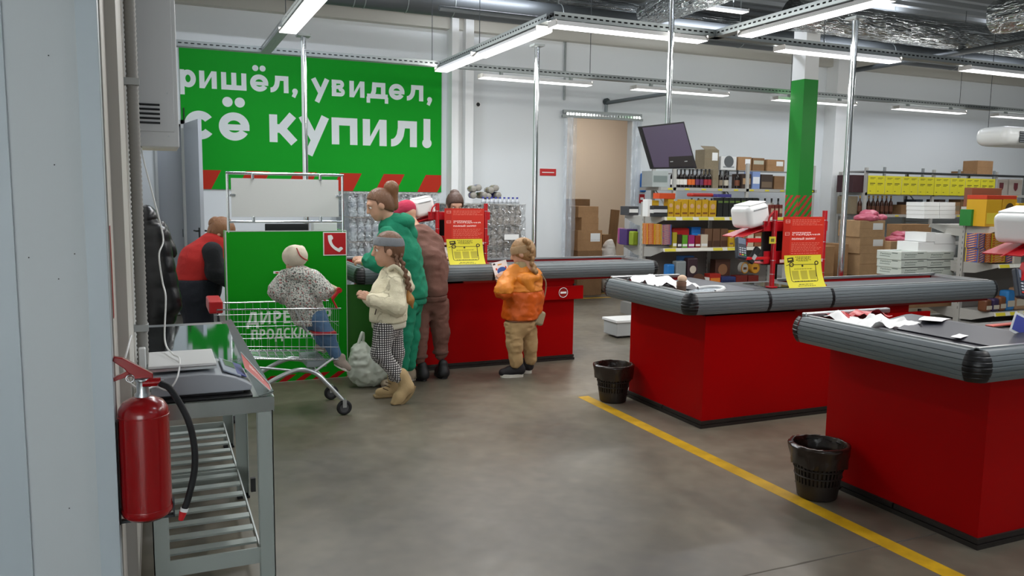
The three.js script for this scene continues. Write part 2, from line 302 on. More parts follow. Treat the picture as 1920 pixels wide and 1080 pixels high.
// ---------------------------------------------------------------- the big green slogan board on the back wall
{
  const L = at(334, 89, 'z', ZB), R = at(827, 200, 'z', ZB), B = at(828, 360.6, 'z', ZB).y, T = 3.36, SX = 0.335;
  const w = R.x - SX, h = T - B, PX = 2048 / w, Hpx = Math.round(h * PX);
  const uy = y => (T - y) * PX, ux = x => (x - SX) * PX;
  const tex = canvasTex(2048, Hpx, (g, W, H) => {
    g.fillStyle = '#0c9a22'; g.fillRect(0, 0, W, H);
    const top = at(600, 323.5, 'z', ZB).y, y0 = uy(top), y1 = H, sl = (y1 - y0) * 0.52;
    const xa = ux(at(719, 329, 'z', ZB).x), per = ux(at(797.5, 329, 'z', ZB).x) - xa, wd = per * .49;
    g.fillStyle = '#b5301f';
    for (let k = -8; k < 4; k++) { const x = xa + k * per; g.beginPath(); g.moveTo(x, y0); g.lineTo(x + wd, y0); g.lineTo(x + wd - sl, y1); g.lineTo(x - sl, y1); g.fill(); }
    g.strokeStyle = g.fillStyle = '#dfe5e4'; g.lineCap = 'butt'; g.lineJoin = 'miter';
    const cx = (a, b) => at(330 + a / 3.176, b / 3.176, 'z', ZB);
    const glyph = (ch, x0, x1, yt, yb, s) => {          // a rounded grotesque, drawn stroke by stroke
      const w = x1 - x0, hh = yb - yt, r = s / 2, P = (pts) => { g.beginPath(); pts.forEach(([a, b], i) => i ? g.lineTo(x0 + a * w, yt + b * hh) : g.moveTo(x0 + a * w, yt + b * hh)); g.stroke(); };
      g.lineWidth = s; const i = s / 2 / w, j = s / 2 / hh;
      const ring = (cx0, a0, a1) => { g.beginPath(); g.ellipse(cx0, (yt + yb) / 2, (w - s) / 2, (hh - s) / 2, 0, a0, a1); g.stroke(); };
      const mid = (x0 + x1) / 2;
      if (ch === 'р') { g.beginPath(); g.ellipse(mid + s * .1, (yt + yb) / 2, (w - s * 1.2) / 2, (hh - s) / 2, 0, 0, 7); g.stroke(); P([[i, 0], [i, 1.42]]); }
      else if (ch === 'и') { P([[i, 0], [i, 1]]); P([[1 - i, 0], [1 - i, 1]]); g.lineWidth = s * 1.02; g.beginPath(); g.moveTo(x0 + s * .35, yb); g.lineTo(x0 + s, yb); g.lineTo(x1 - s * .35, yt); g.lineTo(x1 - s, yt); g.fill(); g.lineWidth = s; }
      else if (ch === 'ш') { P([[i, 0], [i, 1]]); P([[.5, 0], [.5, 1]]); P([[1 - i, 0], [1 - i, 1]]); P([[0, 1 - j], [1, 1 - j]]); }
      else if (ch === 'е' || ch === 'ё') { ring(mid, 0.5, Math.PI * 2); g.lineWidth = s * .75; P([[i, .53], [1, .53]]); g.lineWidth = s; if (ch === 'ё') for (const d of [-1, 1]) { g.beginPath(); g.arc(mid + d * w * .2, yt - hh * .36, s * .62, 0, 7); g.fill(); } }
      else if (ch === 'с') { ring(mid, 0.62, Math.PI * 2 - 0.62); }
      else if (ch === 'л') { P([[1 - i, 0], [1 - i, 1]]); P([[.26, j], [1, j]]); g.beginPath(); g.moveTo(x0 + w * .30 + s * .45, yt + s * .5); g.lineTo(x0 + w * .27 + s * .3, yt + hh * .55); g.quadraticCurveTo(x0 + w * .24, yb - s * .5, x0, yb - s * .5); g.stroke(); }
      else if (ch === 'у') { g.lineWidth = s * 1.05; P([[.1, 0], [.52, .86]]); P([[.9, 0], [.30, 1.42]]); }
      else if (ch === 'в') { P([[i, 0], [i, 1]]); g.lineWidth = s * .8; const q = j * .8; g.beginPath(); const rr2 = hh * .25 - s * .1; g.moveTo(x0, yt + q * hh); g.lineTo(x0 + w * .55, yt + q * hh); g.arc(x0 + w * .55, yt + hh * .265, hh * .265 - q * hh, -Math.PI / 2, Math.PI / 2); g.lineTo(x0, yt + hh * .5); g.moveTo(x0 + w * .55, yt + hh * .5); g.arc(x0 + w * .6, yt + hh * .735, hh * .265 - q * hh, -Math.PI / 2, Math.PI / 2); g.lineTo(x0, yb - q * hh); g.stroke(); }
      else if (ch === 'д') { P([[0, 1 - j], [1, 1 - j]]); g.lineWidth = s * .8; P([[.06, .9], [.06, 1.28]]); P([[.94, .9], [.94, 1.28]]); g.lineWidth = s; P([[.78, 0], [.78, 1]]); P([[.3, j], [.86, j]]); P([[.36, 0], [.33, .55], [.22, .95]]); }
      else if (ch === 'к') { P([[i, 0], [i, 1]]); g.lineWidth = s * 1.08; P([[.84, 0], [.42, .5], [.88, 1]]); P([[.2, .5], [.5, .5]]); }
      else if (ch === 'п') { P([[i, 0], [i, 1]]); P([[1 - i, 0], [1 - i, 1]]); P([[0, j], [1, j]]); }
      else if (ch === '!') { P([[.5, -.12], [.5, .68]]); g.beginPath(); g.arc(mid, yb - s * .62, s * .68, 0, 7); g.fill(); }
      else if (ch === ',') { g.beginPath(); g.arc(mid, yb - s * .5, s * .58, 0, 7); g.fill(); g.lineWidth = s * .8; g.beginPath(); g.moveTo(mid + s * .2, yb - s * .4); g.lineTo(mid - s * .35, yb + s * .75); g.stroke(); }
    };
    const line = (letters, ya, yb, s) => { for (const [ch, a, b] of letters) { const X0 = ux(cx(a, ya).x), X1 = ux(cx(b, ya).x); glyph(ch, X0, X1, line.t, line.b, s); } };
    line.t = uy(cx(190, 424).y); line.b = uy(cx(190, 528).y);
    line([['р', 18, 118], ['и', 138, 242], ['ш', 268, 418], ['ё', 440, 548], ['л', 560, 668], [',', 690, 722], ['у', 805, 908], ['в', 925, 1012], ['и', 1030, 1120], ['д', 1135, 1258], ['е', 1265, 1358], ['л', 1372, 1470], [',', 1490, 1525]], 480, 0, (line.b - line.t) * .285);
    line.t = uy(cx(1000, 703).y); line.b = uy(cx(1000, 862).y);
    line([['с', 50, 232], ['ё', 255, 437], ['к', 555, 722], ['у', 735, 905], ['п', 925, 1078], ['и', 1110, 1252], ['л', 1278, 1432], ['!', 1468, 1515]], 780, 0, (line.b - line.t) * .285);
  });
  const t = thing('slogan_board', 'large green wall banner with white Cyrillic slogan and red striped lower edge', 'banner', [(SX + R.x) / 2, B, ZB]);
  part(t, 'board', box2(-w / 2, w / 2, 0, h, 0.002, 0.02), M.green);
  part(t, 'print', tf(printGeo(w, h), 0, h / 2, 0.0195), Object.assign(new THREE.MeshPhysicalMaterial({ map: tex, roughness: .6 }), { specularIntensity: .3 }));
}
// wall columns and trims along the back wall
item('wall_column', [box2(0, .10, 0, 4.3, 0, .22), box2(.10, .20, 0, 4.3, 0, .09), box2(.20, .32, 0, 4.3, 0, .22)], M.white, 'white steel column standing against the wall beside the green banner', 'column', [3.80, 0, ZB + .001]);
item('wall_column', box2(0, .36, 0, 4.3, 0, .26), M.white, 'white clad column against the wall behind the tall pole', 'column', [10.75, 0, ZB + .001]);
struct('trim_3', box2(-4.2, 18.2, 3.84, 4.06, ZB, ZB + .14), mat(0xb9b7ad, 0.6), 'beige edge beam along the top of the back wall');
// black service hole, conduits and evacuation plate on the back wall
{
  const q = at(896, 196, 'z', ZB); const t = thing('pipe_sleeve', 'small black round hole with a pale collar in the white wall', 'pipe', [q.x, q.y, ZB]);
  part(t, 'collar', tf(new THREE.TorusGeometry(.035, .008, 8, 20), 0, 0, .008), M.white); part(t, 'hole', cyl(.03, .03, .01, 16, 0, 0, .006, Math.PI / 2), M.black);
  const a = at(1061, 82, 'z', ZB + .03), b = at(1058, 188, 'z', ZB + .03);
  item('wall_conduit', [rod(V(0, a.y - b.y, 0), V(0, 0, 0), .016), rod(V(0, a.y - b.y, 0), V(-.12, a.y - b.y + .14, 0), .012), rod(V(0, a.y - b.y, 0), V(.05, a.y - b.y + .14, 0), .012)], M.galv, 'thin grey conduit forking at its top above the doorway', 'conduit', [b.x, b.y, b.z]);
  const c = at(1137, 193, 'z', ZB + .04), d = at(1255, 175, 'z', ZB + 1.2);
  const k = thing('bracket_pipe', 'dark grey pipe slanting out from the wall above the storage doorway', 'pipe', [c.x, c.y, c.z]);
  part(k, 'pipe', rod(V(0, 0, 0), d.clone().sub(c), .028, 12), mat(0x6a7274, .45, .4)); part(k, 'flange', cyl(.05, .05, .05, 16, 0, .02, 0, Math.PI / 2), mat(0x3d4648, .5, .3)); part(k, 'drop', rod(V(0, 0, 0), V(0, -.14, 0), .024, 10), mat(0x8d9697, .5));
  const e = at(1027.5, 323, 'z', ZB + .004);
  const s = thing('wall_plate', 'small red rectangular plate with a white line on the wall left of the doorway', 'sign', [e.x, e.y - .052, e.z]);
  part(s, 'plate', rbox(.27, .104, .006, .004, 0, .052, 0), mat(0xc02425, .45)); part(s, 'lettering', box(.2, .012, .002, 0, .05, .004), M.white);
}
// ---------------------------------------------------------------- storage doorway: curtain rail and tied-back plastic strips
{
  const t = thing('strip_curtain', 'clear plastic strip curtain tied back on both sides of the storage doorway', 'curtain', [5.6, 0, ZB + .05]);
  part(t, 'rail', [box2(0.0, 1.36, 2.80, 2.85, 0, .05), box2(-.02, 1.38, 2.74, 2.78, .01, .05)], M.galv);
  for (let i = 0; i < 26; i++) part(t, 'clamp', box2(.04 + i * .05, .075 + i * .05, 2.775, 2.81, .045, .062), M.chrome);
  const strip = (x0, x1, ph) => { // a hanging sheet with slow waves
    const g = new THREE.PlaneGeometry(x1 - x0, 2.72, 6, 40), p = g.attributes.position;
    for (let i = 0; i < p.count; i++) { const y = p.getY(i), x = p.getX(i); p.setZ(i, .03 * Math.sin(x * 24 + ph) + .018 * Math.sin(y * 5 + ph * 2) * (1 - (y + 1.36) / 2.72) + .006 * Math.sin(y * 23 + ph)); }
    g.computeVertexNormals(); g.translate((x0 + x1) / 2, 1.38, .06); return g;
  };
  for (const [a, b, ph] of [[.02, .14, 0], [.09, .21, 1.2], [.04, .17, 2.3], [1.19, 1.31, .5], [1.24, 1.36, 1.9], [1.18, 1.30, 3]]) part(t, 'strip', strip(a, b, ph), M.strip);
}
// ---------------------------------------------------------------- ceiling services
{
  const wrap = (len, r, ph) => { const g = new THREE.CylinderGeometry(r, r, len, 28, Math.round(len / .07), true), p = g.attributes.position;
    for (let i = 0; i < p.count; i++) { const x = p.getX(i), y = p.getY(i), z = p.getZ(i), k = 1 + .10 * (noise3(x * 9 + ph, y * 7, z * 9) - .5) + .05 * (noise3(x * 25, y * 19, z * 25 + ph) - .5); p.setX(i, x * k); p.setZ(i, z * k); }
    g.computeVertexNormals(); return g; };
  item('foil_duct', tf(wrap(17.6, .16, 3), 0, 0, 0, 0, 0, Math.PI / 2), M.foil, 'silver foil wrapped duct running along the top of the back wall', 'duct', [8.75, 4.22, ZB + .5]);
  // the dark ventilation duct with its hanger straps
  const y0 = 3.80, t = thing('dark_duct', 'dark grey ventilation duct hung with straps under the roof', 'duct', [0, y0, -9.95]);
  part(t, 'duct', cyl(.155, .155, 15.5, 28, 7.65, .15, 0, 0, 0, Math.PI / 2), mat(0x4a4e50, .5, .3));
  for (const x of [.45, 1.35, 2.25, 2.38, 2.9, 3.5, 5, 6.5, 8, 9.5, 11, 12.5]) part(t, 'strap', [tf(new THREE.TorusGeometry(.157, .006, 6, 24), x, .15, 0, 0, Math.PI / 2), box(.02, .38, .004, x, .49, 0)], M.galv);
  item('foil_duct', tf(wrap(4.6, .17, 8), 0, 0, 0, Math.PI / 2), M.foil, 'silver foil duct crossing the roof above the second till', 'duct', [6.1, 4.0, -7.2]);
  item('foil_duct', tf(wrap(4.6, .22, 5), 0, 0, 0, Math.PI / 2), M.foil, 'wide silver foil duct crossing the roof to the right of the column', 'duct', [10.2, 3.98, -5.2]);
  item('foil_duct', tf(wrap(10, .2, 12), 0, 0, 0, 0, 0, Math.PI / 2), M.foil, 'silver foil duct branching along the roof towards the far shelves', 'duct', [12.6, 3.95, -8.45]);
  const beamM = mat(0x6e7375, .5, .3), ibeam = (len) => [box(len, .02, .16, 0, .09, 0), box(len, .18, .012), box(len, .02, .16, 0, -.09, 0)];
  item('roof_beam', ibeam(22), beamM, 'long grey steel roof beam above the front light rail', 'beam', [7, 4.39, -7.6]);
  item('roof_beam', ibeam(22), beamM, 'long grey steel roof beam near the camera end of the hall', 'beam', [7, 4.38, -3.6]);
  item('roof_beam', tf(join(ibeam(3.6)), 0, 0, 0, 0, Math.PI / 2), beamM, 'grey steel roof beam running towards the green column', 'beam', [8.75, 4.38, -5.6]);
  item('sprinkler_pipe', rod(V(-6, 0, 0), V(8, 0, 0), .03, 10), mat(0x54595b, .5, .3), 'thin dark pipe under the roof beside the column', 'pipe', [9, 3.66, -8.95]);
  item('sprinkler_pipe', rod(V(0, 0, -4), V(0, 0, 4.6), .04, 10), mat(0x4c5052, .5, .3), 'dark pipe crossing under the roof to the right of the column', 'pipe', [10.75, 3.72, -6.4]);
}
// square column with the green wrap
{
  const t = thing('column', 'square white column with a green wrap and striped lower band beside the shelves', 'column', [8.02, 0, -8.6]);
  const w = .2365, yt = 1.6 + (3.07 - 1.6) * 8.6 / 8, ys = at(1492, 366, 'z', -8.6).y;
  part(t, 'shaft', box2(0, w, 0, 4.5, -w, 0), M.white);
  part(t, 'wrap', box2(-.004, w + .004, ys, yt, -w - .004, .004), mat(0x1b8a2c, .4));
  const stripes = canvasTex(256, 512, (g, W, H) => { g.fillStyle = '#1b8a2c'; g.fillRect(0, 0, W, H); g.fillStyle = '#b8342c'; for (let k = -1; k < 9; k++) { g.beginPath(); const x = k * 110; g.moveTo(x, 0); g.lineTo(x + 52, 0); g.lineTo(x + 52 - 360, H); g.lineTo(x - 360, H); g.fill(); } });
  const sg = box2(-.0045, w + .0045, 1.25, ys, -w - .0045, .0045); part(t, 'striped_band', sg, mat(0xffffff, .45, 0, { map: stripes }));
}
// ---------------------------------------------------------------- light rails and LED strips
const slotAlpha = canvasTex(256, 64, (g, W, H) => { g.fillStyle = '#fff'; g.fillRect(0, 0, W, H); g.fillStyle = '#000'; for (let k = 0; k < 4; k++) { g.fillRect(k * 64 + 8, 24, 36, 14); } });
slotAlpha.wrapS = slotAlpha.wrapT = THREE.RepeatWrapping; slotAlpha.colorSpace = THREE.NoColorSpace;
M.tray = mat(0x8d9392, .42, .7, { alphaMap: slotAlpha, alphaTest: .5, side: THREE.DoubleSide });
const trayTex = (len) => { const g = new THREE.PlaneGeometry(len, .06); const uv = g.attributes.uv; for (let i = 0; i < uv.count; i++) uv.setX(i, uv.getX(i) * len / .24); return g; };
function rail(label, a, b) {               // perforated cable tray between two points at the same height
  const d = b.clone().sub(a), len = d.length(), t = thing('light_rail', label, 'light rail', a, Math.atan2(-d.z, d.x));
  part(t, 'side', [tf(trayTex(len), len / 2, .03, .05), ], M.tray);
  part(t, 'side', [tf(trayTex(len), len / 2, .03, -.05)], M.tray);
  part(t, 'bed', box(len, .003, .1, len / 2, 0, 0), M.galv);
  part(t, 'cable', [rod(V(0, .045, .01), V(len, .045, .01), .011, 6), rod(V(0, .05, -.015), V(len, .05, -.015), .009, 6)], M.rubber);
  return t;
}
const glow = mat(0xffffff, .6, 0, { emissive: 0xffffff, emissiveIntensity: 2.6 });
const lampBody = mat(0xe4e2df, .4), lampCap = mat(0xb8b5b0, .5);
function lamp(label, x, y, z, ry, len = 1.5, cool, nits = LAMP_NITS) {   // y is the underside of the diffuser
  const t = thing('led_strip_light', label, 'light', [x, y, z], ry, 'LED strip lights under the roof');
  part(t, 'body', prism([[-.075, .006], [.075, .006], [.035, .05], [-.035, .05]], len).rotateY(Math.PI / 2).translate(-len / 2, 0, 0), lampBody);
  for (const s of [-1, 1]) part(t, 'end_cap', box(.008, .046, .152, s * (len / 2 + .004), .026, 0), lampCap);
  part(t, 'diffuser', box(len, .006, .144, 0, .003, 0), glow);
  for (const s of [-1, 1]) { const up = y > 3.5 && y < 5 ? DECK - y + .02 : (y > 2.99 ? .1 : 3.029 - y); part(t, 'bracket', y > 3.5 ? rod(V(s * len * .32, .05, 0), V(s * len * .32, up, 0), .005) : box2(s * len * .32 - .015, s * len * .32 + .015, .05, up, -.025, .025), M.galv); }
  const l = new THREE.RectAreaLight(cool ? 0xeaf0fc : 0xfaf8f4, nits, len, .14); l.position.set(0, -.004, 0); l.rotation.x = -Math.PI / 2; l.castShadow = true; t.add(l);
  const spill = (w, dy, dz, rx, k) => { const u = new THREE.RectAreaLight(cool ? 0xeaf0fc : 0xfaf8f4, nits * k, len, w); u.position.set(0, dy, dz); u.rotation.x = rx; u.castShadow = true; t.add(u); };
  if (cool) spill(.1, .13, 0, Math.PI / 2, .8); else for (const s of [-1, 1]) spill(.05, .035, s * .072, s > 0 ? Math.PI - .75 : .75, 1.2);   // the translucent housing also lets light out, upwards and to both sides
  return t;
}
const RY = 3.03;
rail('perforated light rail running along the wall in front of the green banner', V(-0.1, RY, -9.05), V(17.6, RY, -9.05));
rail('perforated light rail above the second till, running along the hall', V(3.05, RY, -6.2), V(17.6, RY, -6.2));
rail('perforated cross rail between the banner rail and the till rail', V(3.08, RY, -9.0), V(3.08, RY, -6.25));
rail('perforated cross rail above the chrome pole of the second till', V(4.72, RY, -6.25), V(4.72, RY, -1.2));
rail('perforated cross rail above the green kiosk', V(1.12, RY, -9.0), V(1.12, RY, -3.4));
const H2 = Math.PI / 2;
[[4.52, 2.94], [6.61, 2.94], [8.9, 2.94], [11.2, 2.94], [13.4, 2.94], [15.6, 2.94]].forEach(([x, y], i) => lamp(['bright strip light under the rail just right of the banner', 'bright strip light under the wall rail beyond the storage doorway', 'bright strip light under the wall rail, partly behind the green column', 'bright strip light under the wall rail to the right of the tall pole', 'bright strip light under the wall rail near the hanging unit', 'bright strip light at the far end of the wall rail'][i], x - .25, y, -9.05, 0, 1.45, false, LAMP_NITS * .5));
lamp('bright strip light under the rail above the orange jacket child', 3.80, 2.97, -6.17, 0);
lamp('bright strip light under the till rail in front of the white column', 6.18, 2.97, -6.17, 0);
lamp('bright strip light under the till rail to the right of the tall pole', 8.7, 2.97, -6.17, 0);
lamp('bright strip light at the far end of the till rail', 11.4, 2.97, -6.17, 0);
lamp('bright strip light under the cross rail, the one meeting the till rail', 3.08, 2.97, -7.15, H2);
lamp('bright strip light under the cross rail, the one meeting the banner rail', 3.05, 2.97, -8.45, H2, 1.15);
lamp('bright strip light under the cross rail beside the white column', 4.72, 2.97, -5.05, H2);
lamp('bright strip light under the cross rail above the nearest till', 4.72, 2.97, -3.3, H2, 1.5, false, LAMP_NITS * 1.5);
lamp('added unseen strip light at the entrance end of the cross rail', 4.72, 2.97, -1.6, H2, 1.5, false, LAMP_NITS * 1.6);  // extra lamp out of view, added to light the till fronts
lamp('bright strip light under the cross rail, the one above the green kiosk', 1.12, 2.97, -6.75, H2);
lamp('bright strip light under the cross rail above the packing table', 1.12, 2.97, -5.0, H2, 1.5, false, LAMP_NITS * .6);
lamp('cool strip light high under the roof near the dark duct', 4.05, 4.24, -9.6, 0, 1.2, true, LAMP_NITS * 1.5);
lamp('cool strip light high under the roof beside the foil duct', 7.2, 4.2, -9.6, 0, 1.2, true, LAMP_NITS * 1.5);
lamp('cool strip light high under the roof behind the tall chrome pole', 10.1, 4.2, -9.4, 0, 1.2, true, LAMP_NITS * 1.5);
[[2.0, -5.4, .6], [6.6, -5.4, .8], [11.5, -5.4, .8], [3.4, -1.6, 1.2], [7.2, -1.6, 1.4], [12, -1.6, 1], [4, 2.2, 2], [9, 2.2, 2], [1.4, -8.4, 3.6]].forEach(([x, z, k], i) => lamp(['above the kiosk lane', 'above the second till', 'above the far shelf run', 'above the open floor', 'above the nearest till', 'above the far lanes', 'above the entrance side', 'above the far entrance side', 'above the green banner'][i].replace(/^/, 'added unseen strip light high under the roof '), x, 4.2, z, 0, 1.2, true, LAMP_NITS * k));  // lamps out of view, added to brighten the upper walls, roof and tills
lamp('cool strip light high under the roof at the far shelves', 13.6, 4.2, -9.3, 0, 1.2, true, LAMP_NITS * 1.5);
{ // storage room lamp, out of sight above the doorway
  lamp('strip light on the ceiling of the storage room', 7.2, 3.1, ZB - 1.5, 0, 1.2, false, LAMP_NITS * 1.6);
}
// hanger wires
for (const [x, z] of [[2.95, -9.05], [5.0, -9.05], [8.2, -9.05], [11.6, -9.05], [14.2, -9.05], [6.0, -6.2], [9.5, -6.2], [3.08, -7.9], [1.12, -7.6]])
  item('hanger_wire', rod(V(0, 0, 0), V(0, DECK - RY, 0), .004, 6), M.darkSteel, 'thin dark wire holding ' + { '2.95-9.05': 'the wall rail beside the white steel column', '5-9.05': 'the wall rail above the storage doorway', '8.2-9.05': 'the wall rail beside the green column', '11.6-9.05': 'the wall rail right of the tall pole', '14.2-9.05': 'the wall rail near the hanging heater', '6-6.2': 'the till rail beside the square monitor', '9.5-6.2': 'the till rail beyond the green column', '3.08-7.9': 'the cross rail next to the banner', '1.12-7.6': 'the cross rail above the kiosk' }[`${x}${z}`], 'wire', [x, RY, z], 0, 'wires holding the light rails');
// chrome poles
function pole(label, x, z, y0, y1) {
  const t = thing('chrome_pole', label, 'pole', [x, y0, z]);
  part(t, 'tube', cyl(.026, .026, y1 - y0, 20, 0, (y1 - y0) / 2, 0), M.chrome);
  part(t, 'foot', cyl(.05, .03, .02, 20, 0, .01, 0), M.chrome); part(t, 'head', box(.12, .02, .12, 0, y1 - y0 + .006, 0), M.galv); return t;
}
pole('shiny chrome pole behind the green kiosk', 1.32, -7.9, 0, 3.03);
pole('shiny chrome pole behind the till with the orange jacket child', 3.635, -7.7, 0, 3.10);
pole('tall shiny chrome pole behind the second till, beside the cardboard boxes', 5.465, -5.3, 0, 3.10);
{
  const t = thing('hanging_monitor', 'dark square monitor hanging tilted from a chrome ceiling pole', 'monitor', [4.13, 1.83, -6]);
  part(t, 'pole', cyl(.024, .024, 2.4, 20, 0, 1.5, -.05), M.chrome);
  const q = [at(1199, 238, 'z', -6), at(1280, 229, 'z', -6), at(1304, 315, 'z', -6), at(1222, 316, 'z', -6)].map(p => [p.x - 4.13, p.y - 1.83]);
  // a rigid panel, turned about the view of its hinge so that its lower edge comes forward
  part(t, 'housing', prism(q.slice().reverse(), .035, .004).translate(0, 0, -.02), M.rubber);
  const c = q.reduce((s, p) => [s[0] + p[0] / 4, s[1] + p[1] / 4], [0, 0]), inset = k => q.map(p => [c[0] + (p[0] - c[0]) * k, c[1] + (p[1] - c[1]) * k]);
  part(t, 'screen', prism(inset(.95).reverse(), .002).translate(0, 0, .0195), mat(0x544a60, .4));
  const f = inset(.94), mix = (a, b, t) => [a[0] + (b[0] - a[0]) * t, a[1] + (b[1] - a[1]) * t];
  part(t, 'control_panel', prism([mix(f[3], f[2], .36), f[2], mix(f[2], f[1], .26), mix(mix(f[3], f[2], .42), mix(f[0], f[1], .42), .25)], .003).translate(0, 0, .0205), mat(0x2a2625, .4));
  for (const k of [.45, .8]) { const p = mix(mix(f[3], f[2], k), mix(f[0], f[1], k), .13); part(t, 'marking', box(.03, .006, .002, p[0], p[1], .025, 0, 0, .1), M.lightGrey); }
  part(t, 'bracket', box(.08, .12, .06, c[0], c[1] + .02, -.05), M.darkSteel);
}
{ // hanging white unit at the right edge
  const a = at(1855, 255, 'z', -7.6);
  const t = thing('hanging_fan_heater', 'white rounded ventilation unit hanging on wires at the shelves', 'heater', [a.x, a.y, a.z]);
  part(t, 'casing', tf(join(rbox(1.3, .26, .5, .12, .65, 0, 0)), 0, 0, 0), M.whiteGloss); part(t, 'grille', box2(.25, 1.2, -.09, .06, .25, .256), M.darkSteel);
  for (let i = 0; i < 5; i++) part(t, 'fin', box2(.25, 1.2, -.08 + i * .03, -.072 + i * .03, .256, .262), M.grey);
  for (const [x, z] of [[.1, -.1], [.6, .1], [1.1, -.1]]) part(t, 'wire', rod(V(x, .12, z), V(x, DECK - a.y, z), .004, 6), M.darkSteel);
}
// ---------------------------------------------------------------- checkout counters
// local frame: x along the lane from the outer left bumper face, z = 0 at the outer front bumper face, everything else behind it
M.bumper = mat(0x666e71, .4, 0); M.bumperBlack = mat(0x141315, .38); M.belt = mat(0x34363b, .5); M.alu = mat(0xb7babb, .32, .85);
M.skirt = mat(0x1d1713, .5); M.trayGrey = mat(0x34353d, .4, .1); M.redIn = mat(0x9c0408, .4);
const bumperProfile = (() => {               // outward, up: a bulged rubber profile with grooves
  const o = [[0, 0]]; const n = 56;
  for (let i = 0; i <= n; i++) { const v = .14 * i / n, s = i / n; let u = .045 + .035 * Math.pow(Math.sin(Math.PI * Math.min(1, .06 + s * .92)), .7); const gph = (s * 6.0) % 1; if (s > .1 && s < .93 && gph < .12) u -= .004; o.push([u, v]); }
  o.push([0, .14]); return o;
})();
const BW = .08;                              // depth of the bumper
const bumperRun = len => prism(bumperProfile, len);                        // outward = +x, length = +z
const bumperCorner = () => { const g = new THREE.LatheGeometry(bumperProfile.slice(1, -1).map(p => new THREE.Vector2(p[0] + .004, p[1])), 10, 0, Math.PI / 2); return g; };
function counter(label, x, z, o = {}) {
  const t = thing('checkout_counter', label, 'checkout counter', [x, 0, z]);
  const BX = .22, BR = 2.15, LEN = 3.08, DEEP = 1.16, CONV = .62, Y0 = .81;
  // carcass
  part(t, 'end_panel', box2(BX, BX + .02, .05, .81, -1.05, -.10), M.redGloss);
  part(t, 'front_panel', box2(BX + .02, BR, .05, .81, -.12, -.10), M.redGloss);
  part(t, 'back_panel', box2(BX + .02, 1.0, .05, .81, -1.05, -1.03), M.redGloss);
  part(t, 'inner_panel', box2(1.0, BR, .05, .81, -.56, -.54), M.redGloss);
  part(t, 'right_panel', box2(BR - .02, BR, .05, .81, -.54, -.12), M.redGloss);
  part(t, 'deck', [box2(BX, 1.0, .785, .81, -1.05, -.1), box2(1.0, LEN - .06, .785, .81, -.56, -.08)], M.redIn);
  const sk = (a, b, c, d) => [box2(a, b, 0, .022, c, d), box2(a + .005, b - .005, .026, .05, c + .005, d - .005)];
  part(t, 'skirting', [...sk(BX - .018, BR + .012, -.56, -.084), ...sk(BX - .018, 1.0, -1.06, -.561)], M.skirt);
  // bumpers: end, front in three lengths, short right end
  part(t, 'bumper', tf(join(bumperRun(DEEP - .16)), BW, Y0, -DEEP + .08, 0, 0, 0).applyMatrix4(new THREE.Matrix4().makeScale(1, 1, 1)), M.bumper);
  t.children[t.children.length - 1].geometry.translate(-BW, 0, 0).scale(-1, 1, 1).translate(BW, 0, 0);
  flipFaces(t.children[t.children.length - 1].geometry);
  for (const [a, b] of [[.08, .68], [.70, 1.26], [1.28, LEN - .07]]) part(t, 'bumper', tf(join(bumperRun(b - a)), 0, 0, 0, 0, -Math.PI / 2).translate(b, Y0, -BW), M.bumper);
  part(t, 'bumper', tf(join(bumperRun(CONV - .14)), 0, 0, 0).translate(LEN - BW, Y0, -CONV + .07), M.bumper);
  for (const a of [.69, 1.27]) part(t, 'joint_cover', tf(join(prism(bumperProfile.map(p => [p[0] * 1.03, p[1] * 1.0]), .024)), 0, 0, 0, 0, -Math.PI / 2).translate(a + .012, Y0, -BW), M.bumperBlack);
  part(t, 'corner_cap', tf(bumperCorner(), BW, Y0, -BW, 0, -Math.PI / 2), M.bumperBlack);
  part(t, 'corner_cap', tf(bumperCorner(), BW, Y0, -DEEP + .08, 0, Math.PI), M.bumperBlack);
  part(t, 'corner_cap', tf(bumperCorner(), LEN - BW, Y0, -BW, 0, 0), M.bumperBlack);
  part(t, 'corner_cap', tf(bumperCorner(), LEN - BW, Y0, -CONV + .07, 0, Math.PI / 2), M.bumperBlack);
  // aluminium edging round the top
  part(t, 'edge_strip', [box2(BW - .015, BW + .005, .935, .957, -DEEP + .07, -BW), box2(BW, LEN - BW, .935, .957, -BW - .005, -BW + .015), box2(LEN - BW - .005, LEN - BW + .015, .935, .957, -CONV + .05, -BW)], M.alu);
  part(t, 'far_edge', [rbox(.64, .028, .035, .008, BW + .30, .955, -DEEP + .06), box2(1.27, LEN - .05, .945, .962, -CONV, -CONV + .03)], M.alu);
  // bagging tray with red sides and the scanner deck
  part(t, 'tray_side', [box2(BW, BW + .012, .81, .94, -DEEP + .07, -BW), box2(BW, .70, .81, .945, -DEEP + .05, -DEEP + .065), box2(BW, .70, .81, .935, -BW - .012, -BW)], M.redIn);
  part(t, 'tray_floor', box2(BW + .012, .70, .898, .906, -DEEP + .066, -BW - .012), M.trayGrey);
  part(t, 'slide_plate', prism([[.70, .945], [.70, .955], [.66, .955], [.40, .914], [.40, .907]], DEEP - .32).translate(0, 0, -DEEP + .22), M.trayGrey);
  part(t, 'scanner_deck', [box2(.70, 1.27, .81, .945, -CONV, -BW)], mat(0x3a3b3d, .4, .2));
  part(t, 'scanner_glass', rbox(.24, .006, .3, .003, .98, .947, -.36), mat(0x101214, .08));
  part(t, 'belt', rbox(LEN - .12 - 1.29, .05, CONV - .12, .02, (1.29 + LEN - .1) / 2, .905, -CONV / 2), M.belt);
  part(t, 'guard', box2(1.27, LEN - .1, .85, .945, -CONV + .005, -CONV + .02), M.redIn);
